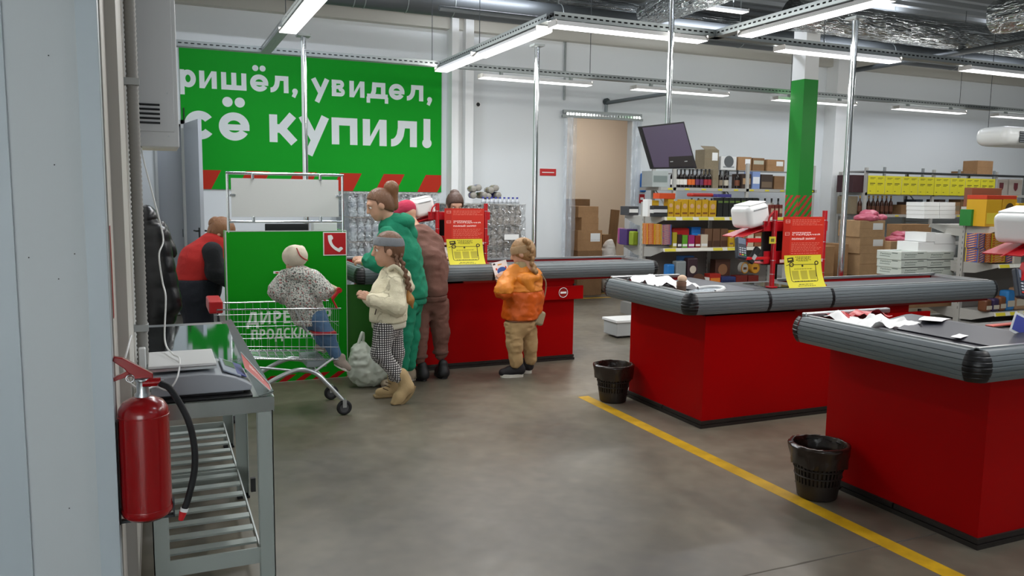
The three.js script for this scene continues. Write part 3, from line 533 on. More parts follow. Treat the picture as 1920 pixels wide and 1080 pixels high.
  part(t, 'end_plate', box2(LEN - .1, LEN - .085, .85, .945, -CONV + .03, -BW), M.alu);
  return t;
}
function flipFaces(g) { const p = g.attributes.position, n = g.attributes.normal, u = g.attributes.uv; for (let i = 0; i < p.count; i += 3) for (const a of [p, n, u]) for (let k = 0; k < a.itemSize; k++) { const q = a.array[(i + 1) * a.itemSize + k]; a.array[(i + 1) * a.itemSize + k] = a.array[(i + 2) * a.itemSize + k]; a.array[(i + 2) * a.itemSize + k] = q; } g.computeVertexNormals(); }
const C1 = [1.545, -6.80], C2 = [3.205, -4.385], C3 = [3.205, -2.31];
counter('red checkout counter beside the green kiosk, where the shoppers stand', ...C1);
counter('red checkout counter with a brown cup and steel plate on its bagging tray', ...C2);
counter('red checkout counter with a crumpled red bag on its bagging tray', ...C3);
// red barrier flaps at the passage ends
function barrier(label, x, z, badge) {
  const t = thing('lane_barrier', label, 'barrier', [x, .60, z]);
  part(t, 'arm', rbox(.5, .13, .03, .004, 0, .065, 0), M.redGloss);
  part(t, 'hinge', cyl(.014, .014, .15, 12, .17, .07, -.022), M.darkSteel);
  if (badge) { const b = part(t, 'no_entry_disc', cyl(.047, .047, .004, 28, .03, .068, .017, Math.PI / 2), mat(0x8d1a12, .4)); part(t, 'disc_ring', tf(new THREE.TorusGeometry(.046, .003, 6, 30), .03, .068, .019), M.white); mesh('disc_bar', box(.062, .018, .003, .03, .068, .02), M.white, b); }
}
barrier('red lane barrier with a round no-entry badge at the till beside the kiosk', 3.52, -6.865, true);
barrier('red lane barrier at the passage end of the second till', 5.30, -4.46, false);
// ---------------------------------------------------------------- equipment stands
const noticeTex = canvasTex(512, 700, (g, W, H) => {
  g.fillStyle = '#cf3322'; g.fillRect(0, 0, W, H); g.fillStyle = '#c02a1c'; g.fillRect(0, 0, 90, H);
  g.strokeStyle = '#f0b7ab'; g.lineWidth = 5; for (const y of [50, 250]) { g.strokeRect(30, y, 48, 48); g.beginPath(); g.moveTo(34, y + 24); g.lineTo(74, y + 24); g.stroke(); }
  g.fillStyle = '#e9927f'; const lines = (y, n, w) => { for (let i = 0; i < n; i++) { let x = 110; while (x < 110 + w - 20 * (i % 3)) { const l = 12 + 30 * hash3(x | 0, y + i, 3); g.fillRect(x, y + i * 26, l, 7); x += l + 9; } } };
  lines(48, 4, 350); g.fillStyle = '#fff0ea'; fitText(g, 'ЗАПРЕЩАЕМ', 110, 268, 240, 20); fitText(g, 'С ПЕРЕДАЧЕЙ', 110, 300, 360, 20); fitText(g, 'ПОЛНЫЙ ЗАПРЕТ', 110, 372, 300, 30);
  g.fillStyle = '#e9927f'; lines(420, 6, 360); lines(590, 1, 330); g.fillStyle = '#fff0ea'; fitText(g, '8-800-333-16-31', 96, 676, 380, 40);
});
const yellowTex = canvasTex(512, 440, (g, W, H) => {
  g.fillStyle = '#e6dc3c'; g.fillRect(0, 0, W, H); g.fillStyle = g.strokeStyle = '#3b3414';
  const ln = (y, x0, x1, h = 7) => { let x = x0; while (x < x1) { const l = 8 + 26 * hash3(x | 0, y, 5); g.fillRect(x, y, Math.min(l, x1 - x), h); x += l + 7; } };
  ln(22, 150, 370, 9); ln(42, 170, 360, 9); ln(62, 160, 370, 9); ln(80, 190, 330, 7);
  g.lineWidth = 8; g.beginPath(); g.roundRect(70, 130, 360, 230, 24); g.stroke();                 // frame of the drawn card
  g.fillStyle = '#3b3414'; g.save(); g.translate(78, 70); g.rotate(-.12); g.fillRect(-34, -36, 84, 62); g.fillStyle = '#e6dc3c'; g.fillRect(-22, -20, 50, 18); g.restore();
  g.lineWidth = 14; g.beginPath(); g.arc(96, 128, 26, 0, 7); g.stroke(); g.beginPath(); g.arc(444, 112, 22, 0, 7); g.stroke(); g.lineWidth = 8; g.beginPath(); g.moveTo(430, 128); g.lineTo(424, 300); g.stroke();
  g.beginPath(); g.moveTo(24, 140); g.lineTo(64, 128); g.stroke();
  g.fillStyle = '#3b3414'; g.beginPath(); g.arc(246, 148, 14, 0, 7); g.fill(); ln(186, 130, 380, 8); ln(350, 110, 400, 6); ln(392, 150, 350, 8); ln(412, 130, 380, 7);
  g.fillStyle = '#b9af33'; for (const x of [92, 210, 328]) g.fillRect(x, 212, 92, 120);           // blank boxes where codes are printed
});
M.notice = mat(0xffffff, .35, 0, { map: noticeTex }); M.yellowSheet = mat(0xffffff, .6, 0, { map: yellowTex });
function stand(where, x, z) {
  const t = thing('device_stand', `red tubular metal stand with shelves on ${where}`, 'stand', [x, .947, z]), w = .47, h = .56;
  for (const s of [0, w]) { const p = part(t, 'post', cyl(.018, .018, h, 16, s, h / 2, 0), M.redMetal); for (const y of [.1, .2, .33, .49]) mesh('screw', cyl(.0195, .0195, .004, 16, s, y, 0), M.steel, p); mesh('foot_plate', rbox(.06, .012, .06, .003, s, .006, 0), M.redMetal, p); }
  part(t, 'upper_tray', [rbox(.60, .07, .008, .003, .22, .445, -.02), rbox(.60, .008, .16, .003, .22, .412, -.10), rbox(.60, .008, .05, .003, .22, .478, -.04)], M.redMetal);
  part(t, 'lower_tray', [rbox(.58, .09, .008, .003, .22, .22, -.02), rbox(.58, .008, .16, .003, .22, .175, -.10)], M.redMetal);
  part(t, 'printer_shelf', prism([[-.30, .36], [-.06, .45], [.0, .48], [.0, .40]], .008).translate(0, 0, -.12), M.redMetal);
  part(t, 'printer_shelf', rbox(.28, .008, .22, .003, -.13, .405, -.14, 0, 0, .28), M.redMetal);
  part(t, 'terminal_arm', [rbox(.25, .02, .03, .003, -.11, .215, -.03), rbox(.02, .13, .03, .003, -.25, .27, -.03, 0, 0, -.35), rbox(.12, .03, .03, .003, -.16, .345, -.03)], mat(0xd21b20, .35));
  part(t, 'hook', tube([[-.06, .45, 0], [-.05, .51, 0], [-.02, .545, 0], [0, .55, 0]], .007, 16, 6), M.redMetal);
  const pr = thing('receipt_printer', `white rounded receipt printer on the stand of ${where}`, 'printer', [x - .09, .947 + .435, z - .14]); pr.rotation.z = .22;
  part(pr, 'housing', rbox(.2, .165, .22, .04, 0, .088, 0), M.whiteGloss); part(pr, 'lid', rbox(.15, .012, .18, .006, .01, .172, 0), M.white); part(pr, 'slot', box(.12, .004, .012, .01, .135, .11), M.grey);
  const n = thing('red_notice', `red printed notice board hanging on the stand of ${where}`, 'notice', [x + .06, .947 + .20, z + .022]);
  part(n, 'sheet', box2(0, .385, 0, .315, -.003, .001), mat(0xc73022, .4)); part(n, 'print', printGeo(.385, .315).translate(.1925, .1575, .0003), M.notice); part(n, 'holder_strip', box2(-.02, .385, -.016, .006, .001, .006), mat(0xd9b9b4, .3));
  const y = thing('yellow_sheet', `yellow printed sheet taped below the red notice of ${where}`, 'notice', [x + .075, .952, z + .03]);
  const yg = new THREE.PlaneGeometry(.35, .235, 4, 12); { const p = yg.attributes.position; for (let i = 0; i < p.count; i++) { const v = p.getY(i) / .235 + .5; p.setZ(i, .05 * Math.pow(1 - v, 3)); p.setX(i, p.getX(i) + .02 * (1 - v)); } yg.computeVertexNormals(); }
  part(y, 'paper', yg.translate(.175, .1175 - .004, 0), Object.assign(M.yellowSheet, { side: THREE.DoubleSide }));
  return t;
}
function terminal(label, x, y, z, ry = 0) {
  const t = thing('card_terminal', label, 'card terminal', [x, y, z], ry); t.rotation.x = -.35; t.rotation.z = -.18;
  part(t, 'case', rbox(.085, .16, .035, .012, 0, .08, 0), mat(0x2c333f, .4)); part(t, 'screen', rbox(.062, .045, .004, .002, 0, .127, .018), mat(0x6d7687, .2));
  for (let r = 0; r < 4; r++) for (let c = 0; c < 3; c++) part(t, 'key', rbox(.015, .009, .006, .002, -.02 + c * .02, .075 - r * .016, .019), r === 3 ? (c === 0 ? mat(0xd9433b, .4) : c === 1 ? mat(0xd8c13c, .4) : mat(0x3fae6a, .4)) : mat(0xb9bfc7, .4));
  return t;
}
stand('the till beside the kiosk', 2.335, -7.0);
stand('the second till', 4.085, -4.6);
stand('the nearest till', 4.37, -2.75);
terminal('dark card terminal on the red arm of the second till', 3.765, 1.165, -4.56);
terminal('dark card terminal with coloured keys at the nearest till', at(1918, 560, 'z', -2.75).x, at(1918, 560, 'z', -2.75).y, -2.75);
{
  const t = thing('desk_phone', 'small dark handset behind the card terminal of the second till', 'phone', [3.90, 1.13, -4.63]); t.rotation.z = -.6;
  part(t, 'body', rbox(.05, .13, .03, .01, 0, .065, 0), M.rubber); part(t, 'keypad', box(.03, .04, .002, 0, .05, .016), M.lightGrey);
  const k = thing('yellow_note', 'small yellow note stuck to the red arm of the second till', 'note', [4.02, 1.27, -4.575]);
  part(k, 'paper', box2(0, .06, 0, .05, 0, .001), mat(0xd2c637, .6)); part(k, 'drawing', box2(.015, .045, .012, .036, .001, .0015), mat(0x6c6a2a, .6));
  const w = thing('monitor_back', 'pale flat screen seen from behind on the stand of the second till', 'monitor', [4.12, 1.0, -4.74]);
  part(w, 'panel', rbox(.28, .32, .03, .01, .12, .26, 0), M.rubber); part(w, 'neck', box(.04, .14, .03, .12, .06, -.02), M.darkSteel);
  const w1 = copy(w, [2.40, 1.0, -7.14], 0, 'pale flat screen seen from behind on the stand beside the kiosk till'); void w1;
}
// things lying on the counters
function crumple(w, d, h, n, s) {          // a crumpled sheet of thin paper
  const g = new THREE.PlaneGeometry(w, d, n, n); g.rotateX(-Math.PI / 2); const p = g.attributes.position;
  for (let i = 0; i < p.count; i++) { const x = p.getX(i), z = p.getZ(i); p.setY(i, h * (noise3(x * 13 + s, 0, z * 13) * .7 + noise3(x * 31, s, z * 31) * .3)); p.setX(i, x + .04 * (noise3(x * 9, s, z * 9) - .5)); p.setZ(i, z + .04 * (noise3(z * 9, s + 4, x * 9) - .5)); }
  g.computeVertexNormals(); return g;
}
const paperM = mat(0xf0efee, .8, 0, { side: THREE.DoubleSide });
item('wrapping_paper', crumple(.34, .5, .10, 18, 3), paperM, 'crumpled white wrapping paper heaped on the tray of the second till', 'paper', [3.46, .91, -5.10]);
item('wrapping_paper', crumple(.26, .42, .10, 18, 9), paperM, 'crumpled white wrapping paper heaped on the tray of the nearest till', 'paper', [3.42, .91, -3.08]);
item('white_sheet', tf(crumple(.16, .12, .004, 3, 2), 0, 0, 0, 0, .5), paperM, 'small white sheet on the grey slide plate of the nearest till', 'paper', [3.83, .957, -3.05]);
item('white_sheet', tf(crumple(.12, .05, .004, 3, 5), 0, 0, 0, 0, .2), paperM, 'narrow white slip on the grey slide plate of the nearest till', 'paper', [3.66, .926, -2.75]);
{
  const t = thing('steel_scoop', 'shiny steel plate with a white rim lying on the tray of the second till', 'plate', [3.52, .925, -4.68]);
  const o = []; for (let i = 0; i <= 20; i++) { const a = -Math.PI / 2 + Math.PI * i / 20; o.push([.05 + .13 * Math.cos(a), .1 * Math.sin(a)]); } o.push([-.16, .085], [-.16, -.085]);
  part(t, 'plate', prism(o, .006).rotateX(-Math.PI / 2).rotateZ(.12), mat(0x8f9aa2, .25, .6));
  const ring = o.slice(0, 21).map(p => V(p[0], .008 + p[0] * .12, -p[1])); part(t, 'rim', tube(ring, .014, 30, 6), M.white);
  const c = thing('paper_cup', 'brown paper cup with a light doll-shaped top on the tray of the second till', 'cup', [3.44, .907, -4.80]);
  part(c, 'cup', lathe([[0, 0], [.03, 0], [.036, .08], [.033, .085]], 20), mat(0x7d5b48, .7)); part(c, 'lid', sph(.034, .005, .105, 0, 1, .8, 1), mat(0xd9b79a, .6)); part(c, 'sleeve', cyl(.0335, .036, .03, 20, 0, .04, 0), mat(0x5d4637, .7));
  const k = thing('lane_number_card', 'blue and white card standing on the scanner deck of the nearest till', 'card', at(1893, 620, 'z', -2.6)); k.rotation.z = -.35;
  part(k, 'card', box2(0, .14, 0, .1, -.003, 0), M.white); part(k, 'print', box2(.012, .128, .012, .088, 0, .001), mat(0x4b54a8, .5));
  const b = thing('red_bag', 'crumpled red plastic bag on the tray of the nearest till', 'bag', [3.60, .91, -3.34]);
  part(b, 'bag', crumple(.4, .12, .09, 14, 21), mat(0xb3141a, .3, 0, { side: THREE.DoubleSide }));
}
// trays of papers beside the nearest scanner
item('flyer_stack', rbox(.3, .02, .2, .004, 0, .01, 0), mat(0x6d5a3a, .6), 'stack of brown printed flyers on the scanner deck of the nearest till', 'flyers', [4.12, .952, -2.62], .1);
item('red_label_strip', rbox(.26, .008, .04, .003, 0, .004, 0), mat(0xc2574a, .5), 'flat red label strip on the scanner deck of the nearest till', 'label', [4.05, .952, -2.80], .05);
// ---------------------------------------------------------------- waste bins with black liners
function bin(label, x, z) {
  const t = thing('waste_bin', label, 'waste bin', [x, 0, z]), r0 = .103, r1 = .142, h = .285, R = y => r0 + (r1 - r0) * y / h;
  const dark = mat(0x1f1712, .5), film = mat(0x2b211b, .22, 0, { side: THREE.DoubleSide });
  part(t, 'base', lathe([[0, 0], [r0 - .006, 0], [r0, .008], [R(.085), .085], [R(.085) - .004, .085], [r0 - .006, .012], [0, .012]], 36), dark);
  const nb = 36; for (let i = 0; i < nb; i++) { const a = i / nb * Math.PI * 2; part(t, 'slat', tf(box(.011, h - .095, .005), 0, 0, 0, Math.atan2(r1 - r0, h)).translate(0, .08 + (h - .095) / 2, R(.17) - .002).rotateY(a), dark); }
  for (const y of [.125, .165, .205, .245]) part(t, 'hoop', tf(new THREE.TorusGeometry(R(y), .0045, 6, 36), 0, y, 0, Math.PI / 2), dark);
  part(t, 'rim', tf(new THREE.TorusGeometry(r1, .007, 8, 40), 0, h - .008, 0, Math.PI / 2), dark);
  const lg = new THREE.CylinderGeometry(1, 1, 1, 72, 22, true), p = lg.attributes.position;   // liner: up the inside, over the rim and down the outside
  for (let i = 0; i < p.count; i++) { const a = Math.atan2(p.getZ(i), p.getX(i)), v = .5 - p.getY(i), ca = Math.cos(a), sa = Math.sin(a), n = noise3(ca * 2.2 + x, v * 3, sa * 2.2 + 5), n2 = noise3(ca * 8, v * 10, sa * 8 + z);
    const hang = .07 + .07 * noise3(ca * 1.6 + 3, x, sa * 1.6); let r, y;
    if (v < .5) { const q = v / .5; y = .05 + (h - .045) * q; r = R(y) - .012 - .004 * (1 - q); if (q > .9) r += .008; } else if (v < .58) { const q = (v - .5) / .08; r = r1 - .006 + .02 * q; y = h + .012; } else { const q = (v - .58) / .42; y = h + .01 - hang * q; r = R(y) + .013 + .012 * n * (1 - q * .4) + .006 * Math.sin(a * 9 + n * 6) * q; }
    r += .006 * (n2 - .5); p.setXYZ(i, r * ca, y + .006 * (n2 - .5), r * sa); }
  lg.computeVertexNormals(); part(t, 'liner', lg, film);
  part(t, 'liner_bottom', tf(crumple(.17, .17, .05, 8, x), 0, .05, 0), film);
}
bin('dark slatted waste bin with a black liner at the end of the second till', 3.235, -5.36);
bin('dark slatted waste bin with a black liner at the end of the nearest till', 3.225, -3.20);

// green pack and panel at the kiosk end of the first till
item('green_pack', rbox(.16, .07, .12, .02, 0, .035, 0), mat(0x6cc21f, .4), 'bright green pack on the tray of the till beside the kiosk', 'pack', [1.72, .955, -7.0]);
item('green_side_panel', box2(0, .30, 0, .80, -.012, 0), mat(0x2b6a1c, .35), 'dull green panel closing the gap between kiosk and till', 'panel', [1.495, 0, -6.945]);
// ---------------------------------------------------------------- green kiosk
{
  const X0 = .512, X1 = 1.487, Z = -6.89, H = 1.268, W = X1 - X0, t = thing('kiosk', 'green panelled kiosk with white lettering and a chrome frame on top', 'kiosk', [X0, 0, Z]);
  const K = 1400 / W, u = px => (at(px, 600, 'z', Z).x - X0) * K, v = (px, py) => (H - at(px, py, 'z', Z).y) * K;
  const tex = canvasTex(1400, Math.round(H * K), (g, w, h) => {
    g.fillStyle = '#0a8f12'; g.fillRect(0, 0, w, h);
    const y0 = v(560, 702), sl = (h - y0) * 1.5; g.fillStyle = '#a81517'; for (let k = 0; k < 9; k++) { const x = k * 205 - 60; g.beginPath(); g.moveTo(x + sl, y0); g.lineTo(x + sl + 100, y0); g.lineTo(x + 100, h); g.lineTo(x, h); g.fill(); }
    g.fillStyle = '#d9e3d9'; fitText(g, 'ДИРЕКТОР', u(461), v(540, 606), u(624) - u(461), v(540, 606) - v(540, 582)); fitText(g, 'ПРОДСКЛАДА', u(468), v(540, 634), u(616) - u(468), v(540, 634) - v(540, 615));
    g.fillStyle = '#e9ece9'; g.beginPath(); g.roundRect(u(514), v(520, 508), u(528) - u(514), 30, 6); g.fill(); g.fillStyle = '#b01c1c'; g.fillRect(u(518), v(520, 510), u(528) - u(518), 14);
  });
  part(t, 'front_panel', box2(0, W, 0, H, -.02, 0), mat(0xb8c8b4, .4)); part(t, 'front_print', printGeo(W - .012, H - .006).translate(W / 2, H / 2, -.0012), Object.assign(new THREE.MeshPhysicalMaterial({ map: tex, roughness: .42 }), { specularIntensity: .35 }));
  part(t, 'side_panel', box2(0, .02, 0, H, -.22, -.02), M.green); part(t, 'side_panel', box2(W - .02, W, 0, H, -.55, -.02), M.green); part(t, 'worktop', box2(.02, W - .02, .74, .77, -.5, -.02), M.lightGrey);
  const fr = [[.025, 1.74], [W - .03, 1.74]]; for (const [x, y] of fr) part(t, 'frame_post', rod(V(x, H - .01, -.01), V(x, y, -.01), .011, 12), M.chrome);
  part(t, 'frame_bar', rod(V(.015, 1.735, -.01), V(W - .02, 1.735, -.01), .012, 12), M.chrome); part(t, 'frame_bar', rod(V(.02, 1.345, -.01), V(W - .025, 1.345, -.01), .010, 12), M.chrome);
  const bd = part(t, 'board', rbox(.86, .31, .006, .002, W / 2 - .005, 1.54, -.01), mat(0xc9ccca, .5));
  for (const [x, y] of [[.22, 1.715], [.76, 1.715], [.22, 1.365], [.76, 1.365]]) { const c = part(t, 'clip', [rbox(.022, .05, .026, .006, x, y, -.008), cyl(.008, .008, .03, 10, x, y - .02, .002, Math.PI / 2)], M.chrome); void c; }
  for (const [x, y] of [[.06, 1.56], [W - .065, 1.56]]) part(t, 'side_clip', [rbox(.05, .02, .02, .005, x, y, -.008)], M.chrome);
  part(t, 'edge_trim', [box2(-.004, .004, 0, H + .003, -.024, .003), box2(0, W, H - .002, H + .004, -.022, .002)], M.lightGrey); void bd;
  // red telephone plate
  const a = at(605.5, 435, 'z', Z), b = at(650, 478.5, 'z', Z), w = b.x - a.x, s = thing('telephone_plate', 'red square plate with a white telephone handset on the kiosk corner', 'sign', [a.x, b.y, Z + .001]), hh = a.y - b.y;
  part(s, 'plate', box2(0, w, 0, hh, 0, .004), M.white); part(s, 'field', box2(.008, w - .008, .008, hh - .008, .004, .005), mat(0xb5121b, .4));
  const cv = new THREE.Shape(), S = w; cv.moveTo(.20 * S, .86 * S); cv.quadraticCurveTo(.18 * S, .35 * S, .68 * S, .14 * S); cv.lineTo(.84 * S, .28 * S); cv.quadraticCurveTo(.80 * S, .38 * S, .72 * S, .36 * S); cv.lineTo(.64 * S, .30 * S); cv.quadraticCurveTo(.36 * S, .44 * S, .36 * S, .66 * S); cv.lineTo(.42 * S, .72 * S); cv.quadraticCurveTo(.42 * S, .82 * S, .34 * S, .88 * S); cv.closePath();
  part(s, 'handset', new THREE.ExtrudeGeometry(cv, { depth: .002, bevelEnabled: false, curveSegments: 10 }).translate(0, 0, .005), M.white);
  // a black screen and white papers behind the top edge
  const m = thing('kiosk_screen', 'black flat screen standing behind the kiosk panel', 'monitor', [.98, .77, -7.15]); part(m, 'panel', rbox(.36, .3, .03, .008, .05, .40, 0), M.rubber); part(m, 'stand', box(.05, .3, .04, .05, .13, -.02), M.rubber);
  item('paper_box', rbox(.2, .56, .14, .005, 0, .28, 0), M.white, 'white paper box standing behind the kiosk panel', 'box', [1.34, .77, -7.12]);
}
// ---------------------------------------------------------------- packing table with slatted shelf
{
  const t = thing('packing_table', 'long steel packing table with a mirror-polished top and slatted lower shelf', 'table', [0, 0, -3.27]), D = 1.98, x0 = -.06, x1 = .41;
  const pol = mat(0xaab3b4, .045, 1, {}), frame = mat(0xa3aca7, .45, .25);
  part(t, 'top', box2(x0, x1 - .06, .785, .79, -.46, 0), pol); part(t, 'polished_sheet', prism([[0, .788], [1.06, .845], [1.06, .849], [0, .792]], x1 - .06 - x0).rotateY(Math.PI / 2).translate(x0, 0, -.46), pol); part(t, 'top_rear', box2(x0, x1 - .06, .785, .79, -D, -1.53), M.steel);
  part(t, 'side_guard', prism([[x1 - .06, .785], [x1, .80], [x1, .806], [x1 - .06, .79]], D - .02).translate(0, 0, -D + .01), mat(0x8f9a96, .2, .7));
  part(t, 'apron', [box2(x0, x1, .725, .785, -.02, 0)], mat(0xb4bbb9, .25, .85)); part(t, 'apron', box2(x1 - .02, x1, .725, .785, -D, -.02), M.steel); part(t, 'apron', box2(x0, x1, .725, .785, -D, -D + .02), M.steel);
  const ls = [[x0 + .01, 0], [x1 - .065, 0], [x0 + .01, -1.02], [x1 - .065, -1.02], [x0 + .01, -D + .05], [x1 - .065, -D + .05]];
  for (const [x, z] of ls) { const l = part(t, 'leg', [box2(x, x + .058, 0, .73, z - .05, z - .046), box2(x + (x < .1 ? 0 : .054), x + (x < .1 ? .004 : .058), 0, .73, z - .05, z)], frame); mesh('foot', box2(x - .002, x + .06, 0, .012, z - .052, z + .002), M.rubber, l); mesh('bolt', cyl(.007, .007, .008, 8, x + .03, .66, z - .044, Math.PI / 2), M.steel, l); }
  for (const [x, z] of ls.slice(0, 2)) part(t, 'leg_face', box2(x, x + .058, .012, .725, z - .004, z), frame);
  part(t, 'lower_rail', box2(x0 + .06, x1 - .06, .10, .165, -.012, -.004), frame); part(t, 'lower_rail', box2(x0 + .06, x1 - .06, .10, .165, -1.03, -1.02), frame); part(t, 'lower_rail', box2(x0 + .06, x1 - .06, .10, .165, -D + .02, -D + .03), frame);
  for (const x of [x0 + .06, x1 - .066]) part(t, 'long_rail', box2(x, x + .006, .12, .16, -D + .03, -.02), mat(0xc9cfcc, .4, .2));
  for (let i = 0; i < 13; i++) part(t, 'slat', box2(x0 + .066, x1 - .07, .152, .161, -.13 - i * .142, -.08 - i * .142), frame);
  part(t, 'adjuster', [box2(.34, .36, .30, .36, -.30, -.28)], M.black); part(t, 'adjuster', box2(.10, .14, .62, .68, -1.2, -1.16), M.black);
  item('rubber_mat', box2(0, .33, 0, .004, -.42, 0), M.black, 'black rubber mat under the scale on the packing table', 'mat', [.0, .791, -3.285]);
  // scale
  const s = thing('shop_scale', 'grey counter scale with a white weighing plate on the packing table', 'scale', [0, .797, -3.32]);
  part(s, 'body', prism([[-.035, .012], [.325, .012], [.328, .024], [.31, .036], [.27, .058], [.22, .074], [.15, .082], [-.03, .078]], .34, .004).translate(0, 0, -.35), mat(0xa4a9b0, .4));
  part(s, 'base', box2(-.02, .30, 0, .014, -.34, -.012), M.rubber);
  part(s, 'plate_rim', box2(-.045, .205, .096, .106, -.37, -.06), M.steel); part(s, 'plate', rbox(.25, .012, .31, .004, .08, .113, -.215), mat(0xdfe0df, .4)); part(s, 'plate_support', box2(.02, .14, .075, .1, -.28, -.12), M.rubber);
  const dp = part(s, 'display', rbox(.075, .006, .26, .002, .262, .072, -.18, 0, 0, -.42), mat(0x9fa8b8, .35)); mesh('display_glass', rbox(.045, .004, .12, .002, .262, .076, -.22, 0, 0, -.42), mat(0x7f8a80, .15), dp); mesh('keypad', rbox(.04, .004, .24, .002, .30, .057, -.19, 0, 0, -.42), mat(0x313c8c, .4), dp);
  // folded red card at the table corner
  const A = V(.318, .905, -3.62), B = V(.405, .812, -3.36), C = V(.405, .795, -3.285), Dp = V(.318, .868, -3.45), O = V(.36, .795, -3.3);
  const qg = new THREE.BufferGeometry(), pts = [A, Dp, C, B].map(p => p.clone().sub(O)), tri = (a, b, c) => [...a.toArray(), ...b.toArray(), ...c.toArray()];
  qg.setAttribute('position', new THREE.BufferAttribute(new Float32Array([...tri(pts[0], pts[1], pts[2]), ...tri(pts[0], pts[2], pts[3])]), 3)); qg.setAttribute('uv', new THREE.BufferAttribute(new Float32Array([0, 1, 0, 0, 1, 0, 0, 1, 1, 0, 1, 1]), 2)); qg.computeVertexNormals();
  const ct = canvasTex(512, 256, (g, w, h) => { g.fillStyle = '#c8493a'; g.fillRect(0, 0, w, h); g.fillStyle = '#f1dcd4'; fitText(g, 'КОНТРОЛЬ', 130, 150, 260, 50); });
  const cd = thing('red_card', 'folded red card with white lettering leaning at the table corner', 'card', O); part(cd, 'face', qg, mat(0xffffff, .35, 0, { map: ct, side: THREE.DoubleSide }));
  part(cd, 'backing', [rod(pts[0], pts[3], .003, 6), rod(pts[1], pts[2], .003, 6), rod(pts[3], pts[2], .003, 6)], M.lightGrey);
  item('white_block', rbox(.03, .1, .04, .006, 0, .05, 0), M.white, 'small white plastic block at the wall beside the scale', 'box', [-.075, .791, -3.95]);
}
// ---------------------------------------------------------------- fire extinguisher
{
  const t = thing('fire_extinguisher', 'red fire extinguisher with a black hose hung on the pier', 'fire extinguisher', [-.057, .522, -2.85]), r = .0775;
  const red = mat(0x9c0a10, .25, 0, { clearcoat: .5, clearcoatRoughness: .15 });
  part(t, 'cylinder', lathe([[0, .004], [r * .8, 0], [r * .97, .012], [r, .03], [r, .345], [r * .97, .366], [r * .8, .388], [r * .45, .402], [.02, .407], [0, .407]], 40), red);
  part(t, 'base_ring', lathe([[r + .001, .02], [r + .002, .022], [r + .002, .034], [r + .001, .036]], 40), red); part(t, 'collar_ring', tf(new THREE.TorusGeometry(r, .0018, 6, 40), 0, .345, 0, Math.PI / 2), red);
  part(t, 'neck', lathe([[.024, .40], [.024, .415], [.019, .42], [.019, .455], [.024, .458], [.024, .468], [0, .47]], 24), M.steel);
  part(t, 'valve', cyl(.014, .014, .055, 14, .028, .452, .01, 0, 0, Math.PI / 2), red); part(t, 'hose_nut', cyl(.011, .011, .02, 12, .055, .448, .012, 0, 0, Math.PI / 2), M.steel);
  part(t, 'carry_handle', prism([[-.01, .455], [.03, .462], [.03, .478], [-.055, .535], [-.078, .54], [-.08, .53], [-.05, .505]], .018, .003).translate(0, 0, -.009), red);
  part(t, 'trigger', prism([[-.012, .475], [-.04, .478], [-.09, .462], [-.092, .468], [-.045, .49], [-.012, .488]], .016, .002).translate(0, 0, -.008), red); part(t, 'pin', tf(new THREE.TorusGeometry(.012, .002, 6, 16), -.035, .47, .014), M.chrome);
  const hz = .10, hp = [[.055, .447, .02], [.085, .43, .05], [.128, .35, hz], [.147, .26, hz], [.146, .17, hz], [.125, .08, hz], [.112, .045, hz]];
  part(t, 'hose', tube(hp, .0105, 50, 10), M.rubber); part(t, 'hose_tip', cyl(.008, .013, .03, 12, .104, .022, hz, 0, 0, -.3), mat(0xd0262c, .4)); part(t, 'hose_ring', cyl(.0125, .0125, .012, 12, .111, .041, hz, 0, 0, -.3), M.white);
  part(t, 'bracket', [box2(-.085, -.079, -.012, .33, -.02, .02), box2(-.082, .082, -.012, -.004, -.012, .012), box2(.079, .084, -.012, .05, -.012, .012)], M.darkSteel);
}
